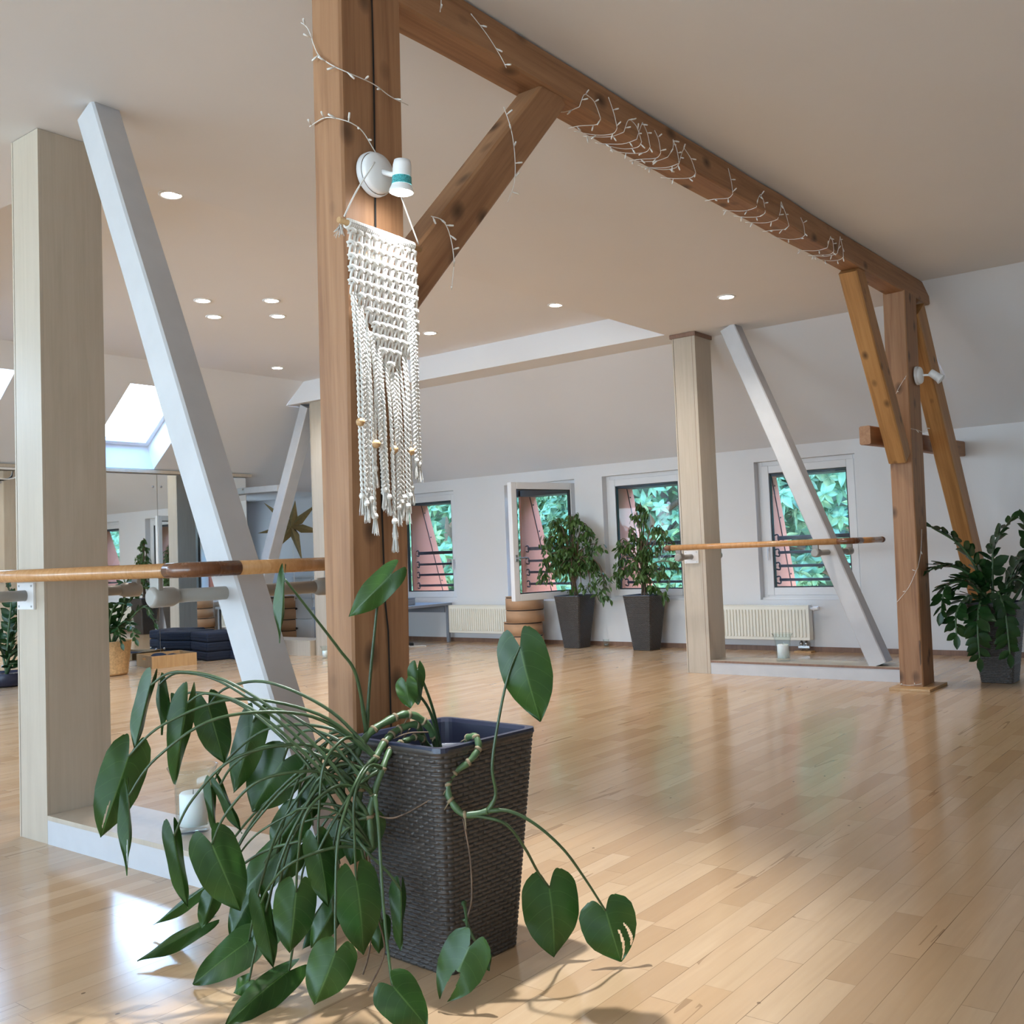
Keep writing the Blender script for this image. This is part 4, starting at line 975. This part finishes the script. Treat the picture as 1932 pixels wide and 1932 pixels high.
# ------------------------------------------------------------------ dark-leaved plants with arching stems
def zz_leaf(bm, base, d, n, L, W):
    d = d.normalized(); n = (n-d*n.dot(d)); n = n.normalized() if n.length > 1e-4 else d.orthogonal().normalized(); x = d.cross(n)
    prev = None
    for t, w in ((0,.06),(.15,.33),(.4,.5),(.65,.46),(.85,.25),(1,.02)):
        c = base + d*L*t - n*L*.10*t*t
        cur = [bm.verts.new(c-x*W*w+n*W*.10), bm.verts.new(c), bm.verts.new(c+x*W*w+n*W*.10)]
        if prev:
            for k in (0,1): bm.faces.new((prev[k],prev[k+1],cur[k+1],cur[k])).smooth = True
        prev = cur
def zz_stems(t, stems, seed, LL=.085):
    rr = random.Random(seed)
    for pts in stems:
        b_ = bez(pts, 8); n = len(b_); bm = bmesh.new()
        tube(bm, b_, [.011*(1-.75*i/n)+.002 for i in range(n)], 8)
        st = obj('stem', bm, M['stem'], t); bm = bmesh.new()
        acc = 0; side = 1
        for i in range(int(n*.22), n-1):
            tg = (b_[i+1]-b_[i]); L0 = tg.length; acc += L0; tg.normalize()
            while acc > .021:
                acc -= .021; side = -side
                up = Vector((0,0,1)); s = tg.cross(up); s = s.normalized() if s.length > .15 else Vector((.795,.607,0))
                up2 = s.cross(tg)
                d = s*side*rr.uniform(.7,1)+tg*rr.uniform(.35,.8)+up2*rr.uniform(-.1,.45)
                k = .65+.35*math.sin(PI*min(1,(i/n)*1.05))
                zz_leaf(bm, b_[i], d, up2+Vector((rr.gauss(0,.3),rr.gauss(0,.3),.2)), LL*k*rr.uniform(.85,1.15), LL*.5*k*rr.uniform(.9,1.2))
        zz_leaf(bm, b_[-1], tg, Vector((.3,-.6,.8)), LL*.8, LL*.38)
        obj('leaflets', bm, M['zz'], st)
def rl0(x, z, d=0): return (x*.795+d*.607, x*.607-d*.795, z)
z1 = thing('potted_zz_plant', 'dark glossy plant with arching stems in a wicker planter at the right edge', 'potted plant', (-1.80,7.72,0))
planter(z1)
zz_stems(z1, [
 [rl0(-.05,.50),rl0(-.10,.75),rl0(-.22,.97),rl0(-.42,1.11)],
 [rl0(-.03,.50,.03),rl0(-.02,.80,.03),rl0(.02,1.0,.03),rl0(.14,1.14,.03)],
 [rl0(.05,.50),rl0(.16,.75),rl0(.26,.98),rl0(.24,1.12)],
 [rl0(.05,.50,.04),rl0(.12,.78,.05),rl0(.22,.88,.05),rl0(.34,.84,.05)],
 [rl0(.08,.50),rl0(.22,.7),rl0(.32,.92),rl0(.45,1.02)],
 [rl0(-.06,.50,.05),rl0(-.20,.76,.08),rl0(-.38,.84,.1),rl0(-.52,.80,.12)],
 [rl0(-.06,.50,.08),rl0(-.22,.70,.12),rl0(-.40,.70,.16),rl0(-.46,.52,.18)],
 [rl0(-.08,.50,.10),rl0(-.24,.62,.16),rl0(-.36,.52,.2),rl0(-.38,.36,.22)],
 [rl0(-.02,.50,.10),rl0(-.06,.64,.18),rl0(-.05,.50,.25),rl0(-.04,.22,.26)],
 [rl0(-.10,.52,.12),rl0(-.19,.58,.2),rl0(-.24,.42,.24),rl0(-.24,.20,.24)],
 [rl0(-.04,.50,.06),rl0(-.15,.66,.12),rl0(-.26,.74,.15),rl0(-.36,.66,.18)],
 [rl0(.10,.50,.06),rl0(.22,.66,.1),rl0(.34,.70,.1),rl0(.46,.60,.1)],
 [rl0(.04,.50,.05),rl0(.05,.68,.09),rl0(.12,.72,.12),rl0(.20,.62,.16)]], 5, .125)
z2 = thing('basket_zz_plant', 'dark-leaved plant in a straw basket beside the wooden crate', 'potted plant', (-9.50,5.42,0))
bm = bmesh.new(); prof = [(0,.005),(.15,.005),(.16,.02)]
for k in range(1,18): prof += [(.158+.035*k/17+.004, .02+.30*(k-.5)/17), (.158+.035*k/17-.003, .02+.30*k/17)]
prof += [(.205,.335),(.198,.34),(.185,.325),(.18,.27),(0,.265)]
lathe(bm, prof, 40); obj('basket', bm, M['basket'], z2)
zz_stems(z2, [
 [(0,0,.27),rl0(.10,.55),rl0(.16,.85),rl0(.12,1.0)],[(0,0,.27),rl0(.16,.5),rl0(.34,.66),rl0(.44,.50)],[(0,0,.27),rl0(.12,.48,.1),rl0(.24,.52,.15),rl0(.32,.36,.18)],
 [(0,0,.27),rl0(-.05,.6),rl0(-.12,.9),rl0(-.25,.98)],[(0,0,.27),rl0(-.15,.5),rl0(-.3,.62),rl0(-.42,.5)],[(0,0,.27),rl0(.06,.55,-.1),rl0(.22,.82,-.1),rl0(.34,.86,-.1)],
 [(0,0,.27),rl0(.03,.5,.1),rl0(.12,.70,.16),rl0(.24,.70,.2)],[(0,0,.27),rl0(.10,.45,.1),rl0(.16,.46,.2),rl0(.20,.33,.22)]], 8, .10)
z3 = thing('potted_zz_plant', 'dark-leaved plant at the left edge, standing left of the near column', 'potted plant', (-9.74,4.52,0))
p = link('planter', bpy.data.meshes.new('low_pot'), None, z3)
bm = bmesh.new(); lathe(bm, [(0,.004),(.17,.004),(.20,.02),(.215,.12),(.21,.125),(.20,.11),(0,.10)], 36); bm.to_mesh(p.data); bm.free(); p.data.materials.append(M['liner'])
zz_stems(z3, [[(0,0,.10),rl0(.05,.4),rl0(.14,.62),rl0(.12,.78)],[(0,0,.10),rl0(.12,.34),rl0(.24,.48),rl0(.34,.44)],[(0,0,.10),rl0(.08,.28,.1),rl0(.2,.34,.12),rl0(.3,.24,.14)],
 [(0,0,.10),rl0(-.06,.4),rl0(-.16,.6),rl0(-.28,.62)],[(0,0,.10),rl0(.02,.5),rl0(.05,.8),rl0(.0,1.0)],[(0,0,.10),rl0(.1,.2,.12),rl0(.2,.22,.16),rl0(.26,.13,.2)]], 12, .10)
# ------------------------------------------------------------------ radiators
def radiator(x0, x1, label, valve):
    t = thing('radiator', label, 'radiator', ((x0+x1)/2, 9.16, 0)); w = (x1-x0)/2; z0, z1 = .115, .44
    bm = bmesh.new(); bx(bm, -w, w, -.045, -.035, z0, z1, .004)
    n = int(2*w/.034)
    for k in range(n):
        x = -w+.02+(2*w-.04)*(k+.5)/n
        bx(bm, x-.009, x+.009, -.058, -.044, z0+.03, z1-.035, .004)
    obj('front_panel', bm, M['white_enamel'], t)
    obj('back_panel', box(-w,w,.03,.04,z0,z1), M['white_enamel'], t)
    for x in (-w, w): obj('side_cover', box(x-.004,x+.004,-.046,.042,z0+.005,z1+.006,.002), M['white_enamel'], t)
    bm = bmesh.new(); bx(bm, -w,w,-.047,.042,z1,z1+.006)
    for k in range(int(2*w/.03)): x = -w+.02+.03*k; bx(bm, x, x+.018, -.03, .03, z1+.006, z1+.0075)
    obj('top_grille', bm, M['white_enamel'], t)
    if valve:
        bm = bmesh.new(); tube(bm, [(w,-.0,z1-.03),(w+.03,0,z1-.03)], .012, 10); tube(bm, [(w+.03,0,z1-.03),(w+.035,0,z1-.03),(w+.085,-.01,z1-.025),(w+.09,-.01,z1-.025)], [.018,.022,.020,.016], 14); obj('thermostat_valve', bm, M['pvc'], t)
        bm = bmesh.new(); xv = w-.10
        for dx in (0,.05):
            tube(bm, [(xv+dx,0,z0),(xv+dx,0,.015)], .010, 10); tube(bm, [(xv+dx,0,z0-.045),(xv+dx,0,z0-.02)], .019, 10)
        bx(bm, xv-.03,xv+.08,-.012,.012,z0-.075,z0-.055); obj('pipe_valve', bm, M['steel'], t)
        obj('pipe_cover', box(xv-.06,xv+.11,-.05,.045,0.001,.014), M['pine'], t)
    else:
        bm = bmesh.new(); tube(bm, [(w-.08,.0,z0),(w-.08,.0,0.0)], .010, 10); tube(bm, [(w-.13,.0,z0),(w-.13,.0,0.0)], .010, 10); obj('pipe', bm, M['white_enamel'], t)
radiator(-4.86,-3.775,'cream radiator under the window behind the white brace', True)
radiator(-8.33,-7.27,'cream radiator between the low grey table and the brown round boxes', False)
# ------------------------------------------------------------------ stacks of brown round boxes
def round_box(loc, r_, h, label, group):
    t = thing('round_box', label, 'box', loc, 0, group)
    bm = bmesh.new(); lathe(bm, [(0,0),(r_-.004,0),(r_-.003,h-.018),(r_-.014,h-.016)], 48); obj('body', bm, M['kraft'], t)
    bm = bmesh.new(); lathe(bm, [(r_-.012,h-.017),(r_-.012,h-.004)], 48); obj('shadow_gap', bm, M['dark'], t)
    bm = bmesh.new(); lathe(bm, [(r_-.01,h-.005),(r_,h-.005),(r_,h-.001),(0,h-.0005)], 48); obj('top', bm, M['kraft'], t)
for k,(dx,h) in enumerate(((0,.135),(-.012,.142),(.02,.145),(.02,.14))):
    round_box((-7.03+dx, 8.93, [0,.135,.277,.422][k]), .222 if k < 2 else .218, h, ['bottom','second from bottom','third from bottom','topmost'][k]+' round brown box of the stack below the open window', 'round boxes stacked under the open window')
for k in range(4):
    round_box((-10.98-.005*(k%2), 8.78, .148*k), .235, .147, ['bottom','second from bottom','third from bottom','topmost'][k]+' round brown box of the stack beside the white drawers', 'round boxes stacked beside the drawers')
# ------------------------------------------------------------------ white drawer cabinet
t = thing('drawer_cabinet', 'white drawer cabinet with black knobs left of the third column', 'cabinet', (-10.42,8.98,0))
obj('body', box(-.40,.40,-.20,.22,.03,.83,.004), M['drawer'], t)
obj('plinth_base', box(-.38,.38,-.18,.2,0,.03), M['dark'], t)
obj('worktop', box(-.41,.41,-.215,.225,.83,.85,.003), M['drawer'], t)
for z0,z1 in ((.045,.285),(.295,.555),(.565,.815)):
    for x0,x1 in ((-.39,-.005),(.005,.39)):
        d = obj('drawer', box(x0,x1,-.222,-.204,z0,z1,.002), M['drawer'], t)
        bm = bmesh.new(); lathe(bm, [(.006,0),(.006,.012),(.016,.018),(.014,.028),(0,.030)], 14, mat=Matrix.Translation(((x0+x1)/2-.1,-.222,(z0+z1)/2)) @ Matrix.Rotation(PI/2,4,'X')); obj('knob', bm, M['gasket'], d)
# ------------------------------------------------------------------ low table
t = thing('low_table', 'low blue-grey table behind the near post, under the first window', 'table', (-9.1,8.75,0))
obj('tabletop', box(-.78,.76,-.46,.44,.445,.475,.003), M['grey'], t)
obj('apron', box(-.70,.70,.36,.38,.36,.445), M['grey'], t)
for x in (-.74,.72):
    for y in (-.42,.40): obj('leg', box(x-.018,x+.018,y-.018,y+.018,0,.445,.003), M['grey'], t)
t = thing('desk_case', 'small dark blue case lying on the low grey table', 'case', (-8.62,8.62,.475)); obj('body', box(-.16,.10,-.12,.12,0,.075,.01), M['grey'], t); obj('lid', box(-.162,.102,-.122,.122,.075,.09,.004), M['grey'], t)
bm = bmesh.new(); tube(bm, bez([(-8.75,8.55,.006),(-8.55,8.62,.006),(-8.42,8.52,.006),(-8.30,8.62,.006),(-8.22,8.58,.006)]), .005, 6); tag(obj('floor_cable', bm, M['cord']), 'white cable lying on the floor under the low grey table', 'cable', None, 'thing')
t = thing('power_block', 'small black plug block on the floor under the low table', 'plug', (-8.50,8.60,0)); obj('body', box(-.06,.04,-.03,.03,0,.035,.006), M['gasket'], t); obj('socket_face', box(-.05,.03,-.022,.022,.035,.038), M['dark'], t)
# ------------------------------------------------------------------ wooden crate, navy cushions
t = thing('wooden_crate', 'shallow light wooden crate with hand holes in front of the mirror', 'crate', (-9.76,6.20,0), math.radians(-14))
W2, D2, Hh = .25,.235,.128
def crate_end(y0, y1):
    bm = bmesh.new(); bx(bm,-W2,-.055,y0,y1,.012,Hh); bx(bm,.055,W2,y0,y1,.012,Hh); bx(bm,-.055,.055,y0,y1,.012,.075); bx(bm,-.055,.055,y0,y1,.10,Hh); return bm
obj('end_board', crate_end(-D2,-D2+.012), M['pine'], t); obj('end_board', crate_end(D2-.012,D2), M['pine'], t)
obj('side_board', box(-W2,-W2+.012,-D2+.012,D2-.012,.012,Hh), M['pine'], t); obj('side_board', box(W2-.012,W2,-D2+.012,D2-.012,.012,Hh), M['pine'], t)
obj('bottom_board', box(-W2,W2,-D2,D2,0,.012), M['pine'], t)
for k,(x,y,s) in enumerate(((-.08,-.05,.10),(.10,.03,.09),(.0,.12,.08))):
    bm = bmesh.new(); bmesh.ops.create_icosphere(bm, subdivisions=3, radius=s, matrix=Matrix.Translation((x,y,.012+s*.62)) @ Matrix.Diagonal((1,1,.62,1)))
    for v in bm.verts: v.co += Vector((mnoise.noise(v.co*14+Vector((k,0,0))),mnoise.noise(v.co*14+Vector((0,k,5))),mnoise.noise(v.co*14)))*.012; v.co.z = max(v.co.z,.0125)
    o = obj('navy_cloth', bm, M['navy'], smooth=True); o.matrix_world = Matrix.Translation((-9.76,6.20,0)) @ Matrix.Rotation(math.radians(-14),4,'Z')
    tag(o, ['crumpled navy cloth at the front inside the wooden crate','crumpled navy cloth at the right inside the wooden crate','crumpled navy cloth at the back inside the wooden crate'][k], 'cloth', 'navy cloths in the wooden crate', 'thing')
for col, (x, y) in enumerate(((-9.80,6.92),(-9.80,7.20))):
    pass
for st, (x, y) in enumerate(((-9.82,6.86),(-9.40,7.02))):
    for k in range(3):
        bm = bmesh.new(); bx(bm, -.255,.255,-.20,.20,0,.101,.02)
        o = obj('navy_cushion', bm, M['navy']); o.location = (x, y, .102*k); o.rotation_euler = (0,0,math.radians(-14))
        bm = bmesh.new(); tube(bm, [(-.25,-.2,.05),(.25,-.2,.05)], .003, 5); tube(bm, [(.255,-.19,.05),(.255,.19,.05)], .003, 5); obj('piping', bm, M['navy'], o)
        tag(o, ['bottom','middle','top'][k]+' navy cushion of the '+['left stack, right behind the wooden crate','right stack, behind the near white brace'][st], 'cushion', 'navy cushions stacked by the mirror', 'thing')
# ------------------------------------------------------------------ gold paper star
t = thing('paper_star', 'seven-pointed gold paper star hanging behind the white brace', 'star', (-9.86,8.02,1.475))
ang = math.radians(37.4); RX = Vector((.795,.607,0)); FW = Vector((.607,-.795,0))
def st_p(a, r_, d): return RX*(r_*math.cos(a)) + Vector((0,0,r_*math.sin(a))) + FW*d
tips = [(138,.47),(83,.33),(42,.41),(-12,.42),(-76,.44),(-128,.34),(188,.44)]
cen = [(t_[0]) for t_ in tips]
for k,(a,r_) in enumerate(tips):
    bm = bmesh.new(); A = math.radians(a); h = math.radians(25)
    tip = bm.verts.new(st_p(A,r_,0)); l = bm.verts.new(st_p(A+h,.125,.0)); rgt = bm.verts.new(st_p(A-h,.125,.0)); c1 = bm.verts.new(st_p(0,0,.085)); c2 = bm.verts.new(st_p(0,0,-.085))
    for f in ((tip,c1,l),(tip,rgt,c1),(tip,l,c2),(tip,c2,rgt)): bm.faces.new(f)
    obj('star_point', bm, M['gold'], t)
bm = bmesh.new(); tube(bm, [(0,0,-.09),(0,0,-.9)], .003, 5); tube(bm, [(0,0,.3),(.0,0,.72)], .002, 5); obj('cord', bm, M['cord'], t)
# ------------------------------------------------------------------ candles in glasses
def candle(loc, s, label, flare=True):
    t = thing('candle_glass', label, 'candle', loc)
    o = [(.052,.0),(.054,.006),(.058,.05),(.060,.11),(.062,.16),(.072,.195),(.085,.222)]
    i_ = [(.081,.221),(.068,.194),(.058,.16),(.056,.11),(.054,.05),(.050,.022),(0,.020)]
    bm = bmesh.new(); lathe(bm, [(0,0)]+[(r_*s,z*s) for r_,z in o]+[(r_*s,z*s) for r_,z in i_], 40); obj('glass', bm, M['clear'], t)
    bm = bmesh.new(); lathe(bm, [(0,.023*s),(.046*s,.023*s),(.046*s,.128*s),(.041*s,.134*s),(.012*s,.125*s),(0,.125*s)], 28); c = obj('candle', bm, M['wax'], t)
    bm = bmesh.new(); tube(bm, [(0,0,.124*s),(.002,0,.142*s)], .0012, 5); obj('wick', bm, M['dark'], c)
candle((-3.205,2.13,.1095), 1.03, 'glass vase with a white candle on the near white plinth')
candle((-3.36,7.57,.1095), .98, 'glass vase with a white candle on the far plinth, in front of the radiator')
candle((-8.46,7.27,0), .60, 'small candle glass on the floor beside the third column')
t = thing('tea_light_glass', 'tiny tea light glass on the floor between the two weeping figs', 'candle', (-6.10,9.17,0))
bm = bmesh.new(); lathe(bm, [(0,0),(.03,0),(.034,.075),(.031,.075),(.028,.008),(0,.008)], 24); obj('glass', bm, M['clear'], t)
bm = bmesh.new(); lathe(bm, [(0,.009),(.024,.009),(.024,.026),(0,.026)], 20); obj('tea_light', bm, M['steel'], t)
# ------------------------------------------------------------------ outdoors
bm = bmesh.new(); quad(bm, [(-60,10.6,-6),(40,10.6,-6),(40,70,-6),(-60,70,-6)]); bx(bm,-60,40,10.6,70,-6.3,-6.1)
struct('ground_outside', bm, M['hedge'], 'green ground far below the windows')
def chestnut(loc, label, seed, n, rx, ry, rz):
    t = thing('chestnut_tree', label, 'tree', loc); rr = random.Random(seed); bm = bmesh.new(); bt = bmesh.new()
    tube(bt, [(0,0,-6-loc[2]),(.05,.1,-3),(0,.1,0),(.1,.2,rz*.6)], [.24,.2,.15,.06], 10)
    for k in range(14):
        a = rr.uniform(0,2*PI); z = rr.uniform(-rz*.8,rz*.5)
        tube(bt, bez([(0,.1,z-.5),(rx*.4*math.cos(a),ry*.4*math.sin(a),z),(rx*.85*math.cos(a),ry*.85*math.sin(a),z+rr.uniform(-.3,.5))],4), [.05-.003*i for i in range(9)], 6)
    for q in range(n):
        th = rr.uniform(0,2*PI); u = rr.uniform(-1,1); s = math.sqrt(1-u*u); k = rr.uniform(.72,1.0)
        p = Vector((rx*s*math.cos(th)*k, ry*s*math.sin(th)*k, rz*u*k))
        if p.y > ry*.5: continue
        ax = Vector((s*math.cos(th)*.6+rr.gauss(0,.35), s*math.sin(th)*.6+rr.gauss(0,.35)-.25, .55+rr.gauss(0,.35))).normalized()
        x = ax.orthogonal().normalized(); y = ax.cross(x); S = rr.uniform(.8,1.25); a0 = rr.uniform(0,2*PI)
        for m_ in range(6):
            a = a0+m_*PI*2/6.6; d = x*math.cos(a)+y*math.sin(a)-ax*.30
            L = S*(.20 if m_ in (2,3) else .16); drop_leaf(bm, p, d, ax, L, L*.42)
    obj('trunk', bt, M['bark'], t); obj('foliage', bm, M['chestnut'], t)
chestnut((-11.5,12.6,1.2),'leafy chestnut tree outside the two left windows',41,2600,2.6,1.7,2.6)
chestnut((-7.4,12.5,1.2),'leafy chestnut tree outside the window behind the weeping figs',42,2600,2.4,1.7,2.6)
chestnut((-4.3,12.3,1.1),'leafy chestnut tree outside the window behind the white brace',43,2200,2.1,1.6,2.4)
chestnut((.2,13.0,1.0),'leafy chestnut tree outside beyond the right end of the window wall',44,1800,2.4,1.6,2.4)
t = thing('hedge', 'deep green foliage mass behind the chestnut trees', 'hedge', (-5,15.5,0))
bm = bmesh.new(); bmesh.ops.create_grid(bm, x_segments=90, y_segments=50, size=1)
for v in bm.verts:
    x, z = v.co.x*15, v.co.y*5-1.2; y = 1.1*mnoise.noise(Vector((x*.6,z*.6,1)))+.5*mnoise.noise(Vector((x*2,z*2,4))); v.co = Vector((x,y,z))
g = list(bm.faces); ext = bmesh.ops.extrude_face_region(bm, geom=g)
for v in [e for e in ext['geom'] if isinstance(e, bmesh.types.BMVert)]: v.co.y += 2
obj('foliage', bm, M['hedge'], t)
